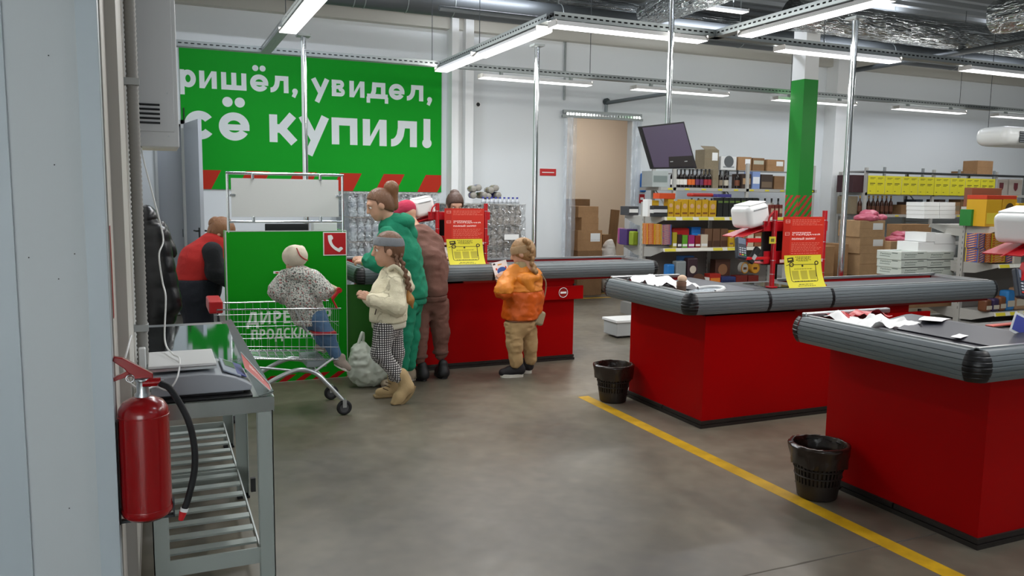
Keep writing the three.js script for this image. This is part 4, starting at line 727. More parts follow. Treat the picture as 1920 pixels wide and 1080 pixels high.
// ---------------------------------------------------------------- things on the left wall
{
  const c = thing('electrical_cabinet', 'white metal wall cabinet with louvre slots above the packing table', 'cabinet', [XW - .028, 1.80, -4.25]);
  part(c, 'body', rbox(.275, 1.55, .46, .006, .149, .775, -.23), mat(0xd7dadb, .45)); part(c, 'side_cover', rbox(.20, 1.46, .006, .004, .168, .80, .002), mat(0xd3d6d8, .42));
  for (let i = 0; i < 5; i++) part(c, 'louvre', prism([[0, 0], [.008, .006], [0, .010]], .088).rotateY(-Math.PI / 2).translate(.205, .105 + i * .021, .006), M.darkSteel);
  for (const y of [.05, .25, 1.0]) part(c, 'screw', cyl(.004, .004, .003, 8, .24, y, .006, Math.PI / 2), M.steel);
  const d = thing('corrugated_conduit', 'grey corrugated conduit clipped to the wall beside the extinguisher', 'conduit', [-.072, .80, -4.0]);
  const prof = []; const n = 330; for (let i = 0; i <= n; i++) prof.push([.0225 + .0035 * (i % 2), i * (3.4 / n)]); part(d, 'tube', lathe(prof, 14), mat(0x9b9a95, .6));
  for (const y of [.16, 1.25]) part(d, 'clip', box2(-.035, .028, y, y + .03, -.03, .03), M.lightGrey);
  const w = [[-.05, 1.80, -4.28], [-.04, 1.73, -4.2], [0, 1.54, -4.1], [.03, 1.38, -4], [.01, 1.31, -3.9], [.02, 1.19, -3.9], [.03, 1.13, -3.8], [.02, .96, -3.72], [.045, .93, -3.55], [.07, .925, -3.45], [.055, .88, -3.30], [.02, .84, -3.29], [-.02, .85, -3.32], [-.066, .87, -3.2], [-.105, .93, -3.08], [-.116, .99, -3.05], [-.104, 1.04, -3.13], [-.096, 1.06, -3.27]];
  item('power_cable', tube(w, .0036, 160, 6), M.white, 'thin white cable hanging from the cabinet down to the scale', 'cable', [0, 0, 0]);
  const p = thing('wall_poster', 'narrow yellow and green poster on the side wall behind the conduit', 'poster', [XW - .029, 0, -4.45]);
  part(p, 'yellow_sheet', box2(0, .003, 1.38, 1.80, -.5, 0), mat(0xd2b416, .5)); part(p, 'green_sheet', box2(0, .003, 1.22, 1.379, -.5, 0), mat(0x2f8a3c, .5)); part(p, 'red_sheet', box2(0, .003, 1.05, 1.219, -.5, 0), mat(0xb32428, .5));
  item('extinguisher_sign', box2(0, .002, 0, .30, -.05, 0), mat(0xb01c24, .3), 'narrow red sticker on the pier above the extinguisher', 'sign', [XW + .0035, 1.18, -2.90]);
  // office door standing open against the wall
  const door = new THREE.Group(); door.name = 'door_1'; scene.add(door); door.userData = { kind: 'structure', label: 'grey metal office door standing open' };
  const a = V(.375, 0, -10.88), b = V(.50, 0, -10.05), len = a.distanceTo(b); door.position.copy(a); door.rotation.y = Math.atan2(-(b.z - a.z), b.x - a.x);
  part(door, 'leaf', box2(0, len, .02, 2.40, -.02, .02), mat(0xb0b6bd, .4, .05));
  const hd = part(door, 'handle', [rbox(.03, .16, .012, .004, len - .07, 1.08, -.026), rod(V(len - .07, 1.12, -.03), V(len - .07, 1.12, -.06), .009), rod(V(len - .07, 1.12, -.06), V(len - .19, 1.12, -.06), .009), rbox(.03, .16, .012, .004, len - .07, 1.08, .026), rod(V(len - .07, 1.12, .03), V(len - .07, 1.12, .06), .009), rod(V(len - .07, 1.12, .06), V(len - .19, 1.12, .06), .009)], M.black); void hd;
  const fr = new THREE.Group(); fr.name = 'trim_4'; fr.userData = { kind: 'structure', label: 'pale frame of the office doorway' }; scene.add(fr); fr.position.set(0, 0, ZB + .001);
  part(fr, 'jamb', box2(.325, .36, 0, 2.45, -.1, .05), M.lightGrey); part(fr, 'jamb', box2(.02, .05, 0, 2.45, -.1, .05), M.lightGrey); part(fr, 'head', box2(.02, .36, 2.40, 2.45, -.1, .05), M.lightGrey); part(fr, 'seal', box2(.362, .374, 0, 2.6, 0, .04), M.black);
  const gd = new THREE.Group(); gd.name = 'door_2'; gd.userData = { kind: 'structure', label: 'grey inner door seen through the office doorway' }; scene.add(gd); gd.position.set(.05, 0, ZB - .12); part(gd, 'leaf', box2(0, .275, 0.01, 2.38, 0, .03), mat(0xb0b6bd, .4, .05)); part(gd, 'latch', box2(.262, .268, 1.0, 1.1, .03, .034), M.black);
  item('wall_switch', rbox(.02, .1, .05, .006, 0, .05, 0), mat(0x8e918d, .5), 'small grey switch box on the side wall under the cabinet', 'switch', [XW - .018, 1.78, -5.6]);
}
// ---------------------------------------------------------------- shopping trolley
{
  const t = thing('shopping_trolley', 'wire shopping trolley with red fittings standing before the kiosk', 'trolley', [.8, 0, -5.93]);
  const rear = .37, nose = -.44, W0 = .225, W1 = .17;                 // half widths
  const P = (u, v, s) => { const x = rear + (nose - rear) * u, wd = (W0 + (W1 - W0) * u) * (.86 + .14 * v), yb = .40 + .055 * u, yt = .775 + .02 * u; return V(x, yb + (yt - yb) * v, s * wd); };   // u 0 rear..1 nose, v 0 bottom..1 top
  const wires = [], w = .0012; for (const s of [-1, 1]) { for (let i = 0; i <= 15; i++) wires.push(rod(P(i / 15, 0, s), P(i / 15, 1, s), w, 5)); for (const v of [.25, .5, .75]) wires.push(rod(P(0, v, s), P(1, v, s), .0022, 5)); }
  for (let j = 0; j <= 6; j++) { const s = -1 + j / 3; wires.push(rod(P(0, 0, s), P(1, 0, s), w, 5), rod(P(1, 0, s), P(1, 1, s), w, 5), rod(P(0, 0, s), P(0, 1, s), w, 5)); }
  for (let i = 0; i <= 14; i++) wires.push(rod(P(i / 14, 0, -1), P(i / 14, 0, 1), w, 5)); for (const v of [.33, .66]) wires.push(rod(P(1, v, -1), P(1, v, 1), w, 5), rod(P(0, v, -1), P(0, v, 1), w, 5));
  part(t, 'basket', wires, M.steel);
  for (const s of [-1, 1]) { part(t, 'rim', rod(P(-.02, 1, s), P(1, 1, s), .0055, 8), M.chrome); part(t, 'bottom_rail', rod(P(0, 0, s), P(1, 0, s), .006, 8), M.chrome); }
  part(t, 'rim', rod(P(1, 1, -1), P(1, 1, 1), .0055, 8), M.chrome);
  part(t, 'coin_lock', rbox(.09, .085, .34, .012, nose - .005, .81, 0), mat(0xb01017, .4));
  for (const s of [-1, 1]) { part(t, 'leg_tube', tube([[.385, .115, s * .235], [.28, .24, s * .225], [.19, .325, s * .215], [.06, .345, s * .205], [-.15, .25, s * .19], [-.34, .12, s * .18]], .016, 40, 10), M.steel);
    part(t, 'brace', [rod(V(.16, .33, s * .21), V(-.30, .40, s * .18), .008), rod(V(.2, .33, s * .21), V(.33, .42, s * .22), .010)], M.steel);
    for (const [x, z] of [[.40, s * .235], [-.36, s * .18]]) { const f = part(t, 'caster_fork', [box2(x - .014, x + .014, .06, .115, z - .024, z - .020), box2(x - .014, x + .014, .06, .115, z + .020, z + .024), cyl(.018, .018, .012, 12, x - .005, .115, z)], M.steel);
      mesh('wheel', tf(new THREE.TorusGeometry(.041, .0145, 10, 24), x, .0555, z), M.rubber, f); mesh('hub', cyl(.032, .032, .02, 20, x, .0555, z, Math.PI / 2), mat(0x4a4b4d, .5), f); } }
  part(t, 'cross_tube', rod(V(.2, .335, -.21), V(.2, .335, .21), .012), M.steel); part(t, 'support_box', rbox(.14, .05, .36, .01, .22, .375, 0), mat(0x8d9698, .4, .4));
  const hy = .905, hx = .375; part(t, 'handle', rod(V(hx, hy, -.19), V(hx, hy, .19), .0135, 14), mat(0xb8a78d, .5));
  for (const s of [-1, 1]) part(t, 'handle_bracket', [rod(V(hx, hy, s * .195), V(hx, hy, s * .235), .019, 14), rod(V(hx, hy, s * .225), V(hx - .05, hy - .06, s * .225), .012, 10), rod(V(hx - .05, hy - .06, s * .225), V(rear - .01, .775, s * .222), .007, 8)], mat(0xb01017, .4));
  part(t, 'child_seat', [box2(.20, .36, .585, .60, -.19, .19)], mat(0xa31219, .4)); part(t, 'seat_back', (() => { const q = []; for (let j = 0; j <= 8; j++) q.push(rod(V(.17, .59, -.19 + j * .0475), V(.08, .77, -.19 + j * .0475), .0022, 5)); q.push(rod(V(.08, .77, -.19), V(.08, .77, .19), .004)); return q; })(), M.steel);
}
// ---------------------------------------------------------------- people
const weave = dataTex(256, (u, v) => 120 + 60 * (tileNoise(u, v, 90, 3) - .5) + 50 * (tileNoise(u, v, 30, 6) - .5), false, .25);
const cloth = (c, extra = {}) => mat(c, .92, 0, { bumpMap: weave, bumpScale: .0025, sheen: .25, sheenRoughness: .6, sheenColor: c, ...extra });
const SKIN = mat(0xc79a80, .55), LIP = mat(0xa8625a, .5), EYE_W = mat(0xe8e4df, .3), EYE_D = mat(0x2a1c14, .25), BROW = mat(0x5a4030, .8);
const hairMat = c => mat(c, .5, 0, { bumpMap: dataTex(128, (u, v) => 128 + 110 * (tileNoise(u, v * .15, 60, 4) - .5), false, .12), bumpScale: .004 });
function basisQ(f, up) { const z = f.clone().normalize(), x = up.clone().cross(z).normalize(), y = z.clone().cross(x); return { x, y, z, q: new THREE.Quaternion().setFromRotationMatrix(new THREE.Matrix4().makeBasis(x, y, z)) }; }
function headOf(c, face, s = 1, up = V(0, 1, 0)) {
  const b = basisQ(face, up), L = (x, y, z) => c.clone().addScaledVector(b.x, x * s).addScaledVector(b.y, y * s).addScaledVector(b.z, z * s), R = (x, y, z) => V(x * s, y * s, z * s);
  const prims = [ELL(L(0, .022, -.012), R(.074, .092, .092), b.q), ELL(L(0, -.04, .024), R(.056, .066, .06), b.q), CAP(L(0, -.086, .058), L(0, -.09, .05), .02 * s, .022 * s),
    CAP(L(0, .012, .084), L(0, -.022, .1), .009 * s, .0125 * s), CAP(L(-.016, -.055, .076), L(.016, -.055, .076), .008 * s, .008 * s),
    ELL(L(-.074, -.008, -.004), R(.011, .03, .02), b.q), ELL(L(.074, -.008, -.004), R(.011, .03, .02), b.q), CAP(L(-.034, .03, .07), L(.034, .03, .07), .014 * s, .014 * s), CAP(L(0, -.05, -.02), L(0, -.14, -.035), .045 * s, .048 * s)];
  return { prims, L, R, b, s, c, geo: soft(prims, { k: .022 * s, cell: .0048 }) };
}
function faceParts(p, h, base) {
  const o = (q) => q.clone().sub(base);
  for (const x of [-.03, .03]) { const e = o(h.L(x, .006, .071)), i = o(h.L(x, .006, .0795)); const eye = part(p, 'eye', sph(.0115 * h.s, e.x, e.y, e.z), EYE_W); mesh('iris', sph(.0055 * h.s, i.x, i.y, i.z), EYE_D, eye); const a = o(h.L(x - .016, .03, .083)), b = o(h.L(x + .016, .03, .083)); part(p, 'eyebrow', rod(a, b, .003 * h.s, 6), BROW); }
  part(p, 'lips', rod(o(h.L(-.016, -.055, .0835)), o(h.L(.016, -.055, .0835)), .0045 * h.s, 8), LIP);
}
function hairCap(h, grow = .012, line = .035) { // scalp hair that stops at the hair line and above the neck
  const d = V(0, 0, 0), z = h.b.z, y = h.b.y;
  return soft([ELL(h.L(0, .024, -.016), h.R(.074 + grow, .092 + grow, .094 + grow), h.b.q), ELL(h.L(0, -.03, -.05), h.R(.066, .07, .055), h.b.q)], { k: .03, cell: .007, wrinkle: [.003, 60, .3], clip: (px, py, pz) => { d.set(px - h.c.x, py - h.c.y, pz - h.c.z); const f = d.dot(z) / h.s, u = d.dot(y) / h.s; return Math.max(f - line - Math.max(0, u - .04) * 1.5 + Math.max(0, -.01 - u) * 1.2, -.1 - u) * .7; } });
}
function bandOf(h, y0, half, tilt = 0) {   // a snug knitted band round the head
  const d = V(0, 0, 0), yy = h.b.y, zz = h.b.z;
  return soft([ELL(h.L(0, .024, -.014), h.R(.089, .107, .109), h.b.q)], { cell: .006, wrinkle: [.0015, 70], clip: (x, y, z) => { d.set(x - h.c.x, y - h.c.y, z - h.c.z); return Math.abs((d.dot(yy) + tilt * d.dot(zz)) / h.s - y0) - half; } });
}
function handOf(w, dir, back, s = 1, curl = .5, thumbSide = 1) {
  const d = dir.clone().normalize(), n = back.clone().addScaledVector(d, -back.dot(d)).normalize(), e = d.clone().cross(n).normalize().multiplyScalar(thumbSide), L = (a, b, c) => w.clone().addScaledVector(d, a * s).addScaledVector(e, b * s).addScaledVector(n, c * s), r = .0088 * Math.max(s, .8), prims = [];
  for (let i = 0; i < 4; i++) prims.push(CAP(L(0, -.012 + i * .008, 0), L(.078 - (i === 3 ? .008 : 0), -.03 + i * .02, 0), .014 * s, .0125 * s));
  [.068, .076, .07, .054].forEach((len, i) => { let p = L(.078 - (i === 3 ? .008 : 0), .03 - i * .02, 0), a = curl * .5; for (const [k, rr2] of [[.48, 1], [.30, .93], [.22, .85]]) { const q = p.clone().addScaledVector(d, Math.cos(a) * len * k * s).addScaledVector(n, -Math.sin(a) * len * k * s); prims.push(CAP(p, q, r * rr2, r * rr2 * .93)); p = q; a += curl; } });
  const t0 = L(.02, .028, -.004), t1 = L(.05, .05, -.012), t2 = L(.078, .052, -.02 - .012 * curl); prims.push(CAP(t0, t1, .0115 * s, .0105 * s), CAP(t1, t2, .0105 * s, .008 * s));
  return soft(prims, { k: .007, cell: .0036 });
}
function shoe(heel, toe, w, h, solid) { // heel and toe points on the ground line of the sole
  const d = toe.clone().sub(heel), len = d.length(), up = V(0, 1, 0), dn = d.clone().normalize(), n = up.clone().addScaledVector(dn, -up.dot(dn)).normalize(), L = (a, c) => heel.clone().addScaledVector(d, a).addScaledVector(n, c);
  const upper = [CAP(L(.12, h * .42), L(.55, h * .36), w * .5, w * .5), CAP(L(.5, h * .34), L(.9, h * .26), w * .5, w * .42), CAP(L(.16, h * .4), L(.2, h), w * .46, w * .42)];
  const side = dn.clone().cross(n).normalize(), sole = [];
  for (let i = 0; i < 24; i++) { const a = i / 24 * Math.PI * 2, l = .5 + .5 * Math.cos(a), ww = w * .53 * (l > .5 ? 1.05 : .92); sole.push([Math.max(.0, Math.min(1, l)) * len, Math.sin(a) * ww]); }
  const g = prism(sole, h * .16, .003); const m = new THREE.Matrix4().makeBasis(dn, side, dn.clone().cross(side)).setPosition(heel); g.applyMatrix4(m); const below = n.clone().multiplyScalar(dn.clone().cross(side).dot(n) < 0 ? h * .16 : 0); g.translate(below.x, below.y, below.z);
  const hn = n, hp = heel.clone();
  return { upper: soft(upper, { k: .03, cell: .0075, clip: (x, y, z) => -((x - hp.x) * hn.x + (y - hp.y) * hn.y + (z - hp.z) * hn.z) + h * .1 }), sole: g };
}
function Person(label, base, group) {
  const t = thing('person', label, 'person', base), bodyGeos = [];
  const api = {
    t, base, skin(g) { bodyGeos.push(g); return api; },
    wear(name, g, m, lab) { g.translate(-base.x, -base.y, -base.z); return part(t, name, g, m, lab ? { label: lab } : undefined); },
    head(c, face, s, up) { const h = headOf(c, face, s, up); bodyGeos.push(h.geo); api.h = h; return h; },
    shoes(list, um, sm) { for (const [heel, toe, w, h] of list) { const q = shoe(heel, toe, w, h); const a = api.wear('shoe', q.upper, um); q.sole.translate(-base.x, -base.y, -base.z); mesh('sole', q.sole, sm, a); } },
    done(face = true) { const g = join(bodyGeos); g.translate(-base.x, -base.y, -base.z); part(t, 'body', g, SKIN); if (face && api.h) faceParts(t, api.h, base); return t; },
  };
  return api;
}
const chain = (pts) => { const o = []; for (let i = 1; i < pts.length; i++) o.push(CAP(pts[i - 1][0], pts[i][0], pts[i - 1][1], pts[i][1])); return o; };
const thin = (prims, k) => prims.map(p => p.t === 0 ? CAP(p.a, p.b, Math.max(.015, p.ra - k), Math.max(.015, p.rb - k)) : ELL(p.c, V(p.r.x - k, p.r.y - k, p.r.z - k)));
const px = z0 => (x, y, dz = 0) => at(x, y, 'z', z0 + dz);
const yOf = (x, y, z) => at(x, y, 'z', z).y;
function braid(pts, r, n = 12) { const c = new THREE.CatmullRomCurve3(pts), o = []; for (let i = 0; i < n; i++) { const p = c.getPoint(i / (n - 1)), t = c.getTangent(i / (n - 1)), s = i % 2 ? 1 : -1, side = V(-t.y, t.x, 0).normalize(); o.push(ELL(p.addScaledVector(side, s * r * .4), V(r, r * 1.15, r))); } return soft(o, { k: .006, cell: .006 }); }
const checkTex = dataTex(256, (u, v) => { const a = (u * 14) % 1, b = (v * 14) % 1, A = a > .42, B = b > .42; return A && B ? [226, 224, 220] : (A || B) ? [58, 54, 56] : [22, 20, 22]; }, true, .24);
// --- child in the white fleece
{
  const J = px(-5.95), b = at(735, 748, 'y', 0), P = Person('child in white fleece hoodie, grey headband and black checked trousers walking past the trolley', V(b.x, 0, -5.97));
  const h = P.head(J(726, 468), V(-1, -.1, -.12), 1.1); const hair = hairMat(0x6b4a33);
  const torso = chain([[J(735, 522), .10], [J(731, 552), .138], [J(728, 594), .142]]), armN = chain([[J(738, 530, .09), .068], [J(745, 574, .14), .068], [J(697, 563, .13), .052]]), armF = chain([[J(732, 530, -.1), .062], [J(735, 575, -.15), .06], [J(690, 560, -.1), .046]]);
  const hem = yOf(730, 603, -5.95), fl = mat(0xe2dabd, .95, 0, { bumpMap: weave, bumpScale: .006, sheen: .4, sheenColor: 0xe2dabd });
  P.wear('hoodie', soft([...torso, ...armN, ...armF, ELL(J(752, 516), V(.07, .045, .1)), CAP(J(745, 505), J(765, 538), .05, .05)], { k: .035, cell: .012, wrinkle: [.009, 20], clip: (x, y, z) => hem - y }), fl);
  P.wear('hoodie_trim', soft([CAP(J(729, 596), J(729, 610), .136, .13)], { cell: .012, clip: (x, y, z) => Math.max(hem - .045 - y, y - hem) }), cloth(0xcdc9b6));
  P.wear('hood_rim', tube([J(728, 505, .09), J(742, 500, .1), J(758, 518, .1), J(768, 540, .04), J(766, 540, -.06), J(752, 515, -.1), J(730, 502, -.09)], .018, 40, 8), fl);
  P.wear('pocket', tube([J(706, 578, .13), J(703, 590, .13)], .004, 8, 6), cloth(0x4a4438));
  const legN = chain([[J(722, 614, .05), .088], [J(713, 662, .06), .066], [J(748, 706, .08), .05]]), legF = chain([[J(734, 614, -.06), .088], [J(742, 662, -.08), .064], [J(739, 704, -.1), .05]]);
  P.wear('trousers', soft([CAP(J(729, 590), J(729, 608), .112, .108), ...legN, ...legF], { k: .03, cell: .0095, wrinkle: [.005, 26], clip: (x, y, z) => y - hem - .03 }), mat(0xffffff, .9, 0, { map: checkTex }));
  const boot = cloth(0xb39a70), soleM = mat(0x8f7a55, .8);
  const bo = (pr, n) => P.wear(n, soft(pr, { k: .025, cell: .008, clip: (x, y, z) => .004 - y }), boot);
  const b1 = bo([...chain([[J(752, 703, .08), .054], [J(763, 725, .09), .05], [J(748, 745, .1), .042], [J(740, 757, .1), .034]])], 'boot'); mesh('sole', join(tube([J(777, 723, .09), J(770, 740, .1), J(756, 755, .1), J(741, 764, .1)], .016, 20, 8)).translate(-P.base.x, -P.base.y, -P.base.z), soleM, b1);
  const gy = (x, z, y) => V(at(x, 735, 'z', z).x, y, z); const b2 = bo([CAP(J(739, 704, -.12), gy(742, -6.1, .05), .054, .05), CAP(gy(742, -6.1, .045), gy(712, -6.1, .038), .046, .036)], 'boot'); mesh('sole', join(rbox(.22, .022, .085, .01)).translate(gy(727, -6.1, .011).x - P.base.x, .011, -6.1 - P.base.z), soleM, b2);
  for (const [x, y] of [[728, 716], [726, 722], [723, 728]]) mesh('lace', rod(J(x - 5, y, -.06), J(x + 5, y + 4, -.06), .004).translate(-P.base.x, -P.base.y, -P.base.z), mat(0x5d4a30, .8), b2);
  P.wear('hair', hairCap(h, .012, .03), hair);
  P.wear('headband', bandOf(h, .056, .03, -.15), cloth(0x777b7f));
  P.wear('braid', braid([J(748, 472, .06), J(756, 500, .1), J(764, 525, .12), J(767, 545, .12)], .018, 12), hair); P.wear('braid', braid([J(742, 478, .08), J(746, 500, .1)], .014, 6), hair);
  P.wear('ponytail_end', soft(chain([[J(766, 545, .12), .014], [J(769, 562, .12), .026], [J(774, 578, .12), .006]]), { cell: .007, wrinkle: [.003, 70, .3] }), hairMat(0xb07c3f));
  P.skin(soft([...thin(torso, .06), ...thin(armN, .018), ...thin(armF, .018), CAP(J(729, 600), J(729, 612), .08, .08), ...thin(legN, .02), ...thin(legF, .02), CAP(J(735, 508), J(735, 522), .045, .07)], { cell: .014 }));
  P.skin(handOf(J(693, 561, .13), J(672, 549, .12).sub(J(693, 561, .13)), V(.1, .4, 1), .78, .75, 1));
  P.skin(handOf(J(688, 558, -.1), J(670, 548, -.05).sub(J(688, 558, -.1)), V(0, .4, -1), .78, .8, -1));
  P.done();
}
// --- woman in the green tracksuit
{
  const J = px(-6.44), P = Person('woman in a green hooded tracksuit with a hair bun bending over the till', V(J(755, 700).x, 0, -6.44)), g = cloth(0x12805f);
  const h = P.head(J(711, 384), V(-.92, -.38, -.1), 1.06), hair = hairMat(0x6e4c34);
  const torso = chain([[J(738, 428), .12], [J(750, 478), .165], [J(764, 545), .165]]), armN = chain([[J(727, 442, .17), .075], [J(708, 492, .22), .07], [J(688, 490, .12), .05]]), armF = chain([[J(735, 440, -.17), .075], [J(712, 490, -.2), .07], [J(690, 486, -.12), .05]]);
  const hem = yOf(764, 556, -6.5);
  P.wear('hoodie', soft([...torso, ...armN, ...armF], { k: .05, cell: .013, wrinkle: [.018, 12], clip: (x, y, z) => hem - y }), g);
  P.wear('hood', soft([ELL(J(748, 415), V(.13, .075, .12)), CAP(J(760, 420), J(768, 440), .06, .07), { ...ELL(J(733, 398), V(.08, .07, .075)), sub: true }], { k: .03, cell: .011, wrinkle: [.008, 14] }), g);
  P.wear('hem_band', soft([CAP(J(764, 556), J(765, 562), .168, .155)], { cell: .013, wrinkle: [.004, 30], clip: (x, y, z) => Math.max(y - hem, hem - .05 - y) }), cloth(0x0f7456));
  const legN = chain([[J(758, 572, .08), .105], [J(755, 632, .08), .075], [J(752, 690, .08), .055]]), legF = chain([[J(768, 572, -.09), .105], [J(769, 632, -.08), .075], [J(768, 684, -.06), .052]]);
  P.wear('trousers', soft([CAP(J(764, 548), J(763, 562), .155, .14), ...legN, ...legF], { k: .03, cell: .012, wrinkle: [.018, 12, 2.2], clip: (x, y, z) => y - hem + .01 }), g);
  const y0 = V(0, 0, 0), G = (x, z) => V(at(x, 705, 'z', z).x, .002, z); void y0;
  P.shoes([[G(768, -6.42), G(716, -6.42), .085, .1], [G(780, -6.58), G(728, -6.62), .085, .1]], cloth(0xb6a78f), mat(0xe2dccc, .6));
  P.wear('hair', hairCap(h, .01, .02), hair);
  P.wear('bun', soft([CAP(J(733, 352), J(738, 386), .052, .04), ELL(J(734, 352), V(.055, .05, .05))], { k: .03, cell: .008, wrinkle: [.004, 50, .4] }), hairMat(0x7a5334));
  P.skin(soft([...thin(torso, .06), ...thin(armN, .02), ...thin(armF, .02), ...thin(legN, .03), ...thin(legF, .03), CAP(J(722, 402), J(738, 424), .05, .07)], { cell: .016 }));
  P.skin(handOf(J(690, 488, -.12), J(668, 483, -.1).sub(J(690, 488, -.12)), V(0, 1, .4), .92, .6, 1)); P.skin(handOf(J(689, 490, .12), J(668, 488, .05).sub(J(689, 490, .12)), V(0, 1, .6), .92, .6, 1));
  P.done();
}
// --- person in the brown tracksuit, seen from behind
{
  const J = px(-6.62), P = Person('person in a brown tracksuit and black trainers leaning onto the till', V(J(805, 698).x, 0, -6.56)), g = cloth(0x6d4a3f);
  const h = P.head(J(762, 404, -.42), V(-.5, -.5, -.7), 1.0);
  const torso = chain([[J(790, 448, -.16), .125], [J(800, 492, -.04), .155], [J(806, 542), .15]]), armR = chain([[J(815, 455, -.1), .075], [J(822, 508, -.04), .068], [J(822, 528, -.06), .056]]), armL = chain([[J(776, 452, -.2), .075], [J(772, 500, -.16), .065], [J(764, 500, -.32), .05]]);
  const hem = yOf(806, 551, -6.7);
  P.wear('sweatshirt', soft([...torso, ...armR, ...armL], { k: .05, cell: .013, wrinkle: [.018, 12], clip: (x, y, z) => hem - y }), g);
  P.wear('hem_band', soft([CAP(J(806, 552), J(806, 556), .155, .148)], { cell: .013, clip: (x, y, z) => Math.max(y - hem, hem - .045 - y) }), cloth(0x654439));
  const legL = chain([[J(789, 568), .09], [J(787, 625, .03), .072], [J(787, 672, .04), .056]]), legR = chain([[J(820, 568), .095], [J(826, 625), .074], [J(827, 664, .0), .054]]);
  P.wear('trousers', soft([CAP(J(805, 546), J(805, 558), .135, .13), ...legL, ...legR], { k: .02, cell: .013, wrinkle: [.018, 14, 2.2], clip: (x, y, z) => y - hem + .01 }), g);
  for (const [q, z] of [[J(787, 668, .04), 0], [J(826, 660), 0]]) P.wear('cuff', tf(new THREE.TorusGeometry(.058, .014, 8, 24), q.x, q.y, q.z, Math.PI / 2), cloth(0x5f4036));
  const G = (x, z) => V(at(x, 700, 'z', z).x, .002, z);
  P.shoes([[V(J(787, 690).x + .01, .002, -6.5), V(J(787, 690).x - .03, .002, -6.76), .1, .12], [V(J(826, 690).x, .002, -6.52), V(J(826, 690).x + .03, .002, -6.77), .1, .12]], mat(0x121214, .6), mat(0x1a1a1c, .6));
  P.wear('hat', soft([ELL(h.L(0, .05, -.01), h.R(.09, .085, .108), h.b.q)], { cell: .008, wrinkle: [.004, 30] }), cloth(0xb8324f));
  P.skin(soft([...thin(torso, .06), ...thin(armR, .02), ...thin(armL, .02), ...thin(legL, .03), ...thin(legR, .03), CAP(J(764, 412, -.4), J(788, 446, -.2), .05, .07)], { cell: .016 }));
  P.skin(handOf(J(764, 500, -.32), V(-.3, -.2, -1), V(0, 1, 0), .9, .4, 1)); P.skin(handOf(J(822, 528, -.06), V(-.2, -.8, -.5), V(1, .1, 0), .9, .6, 1));
  P.done(false);
}
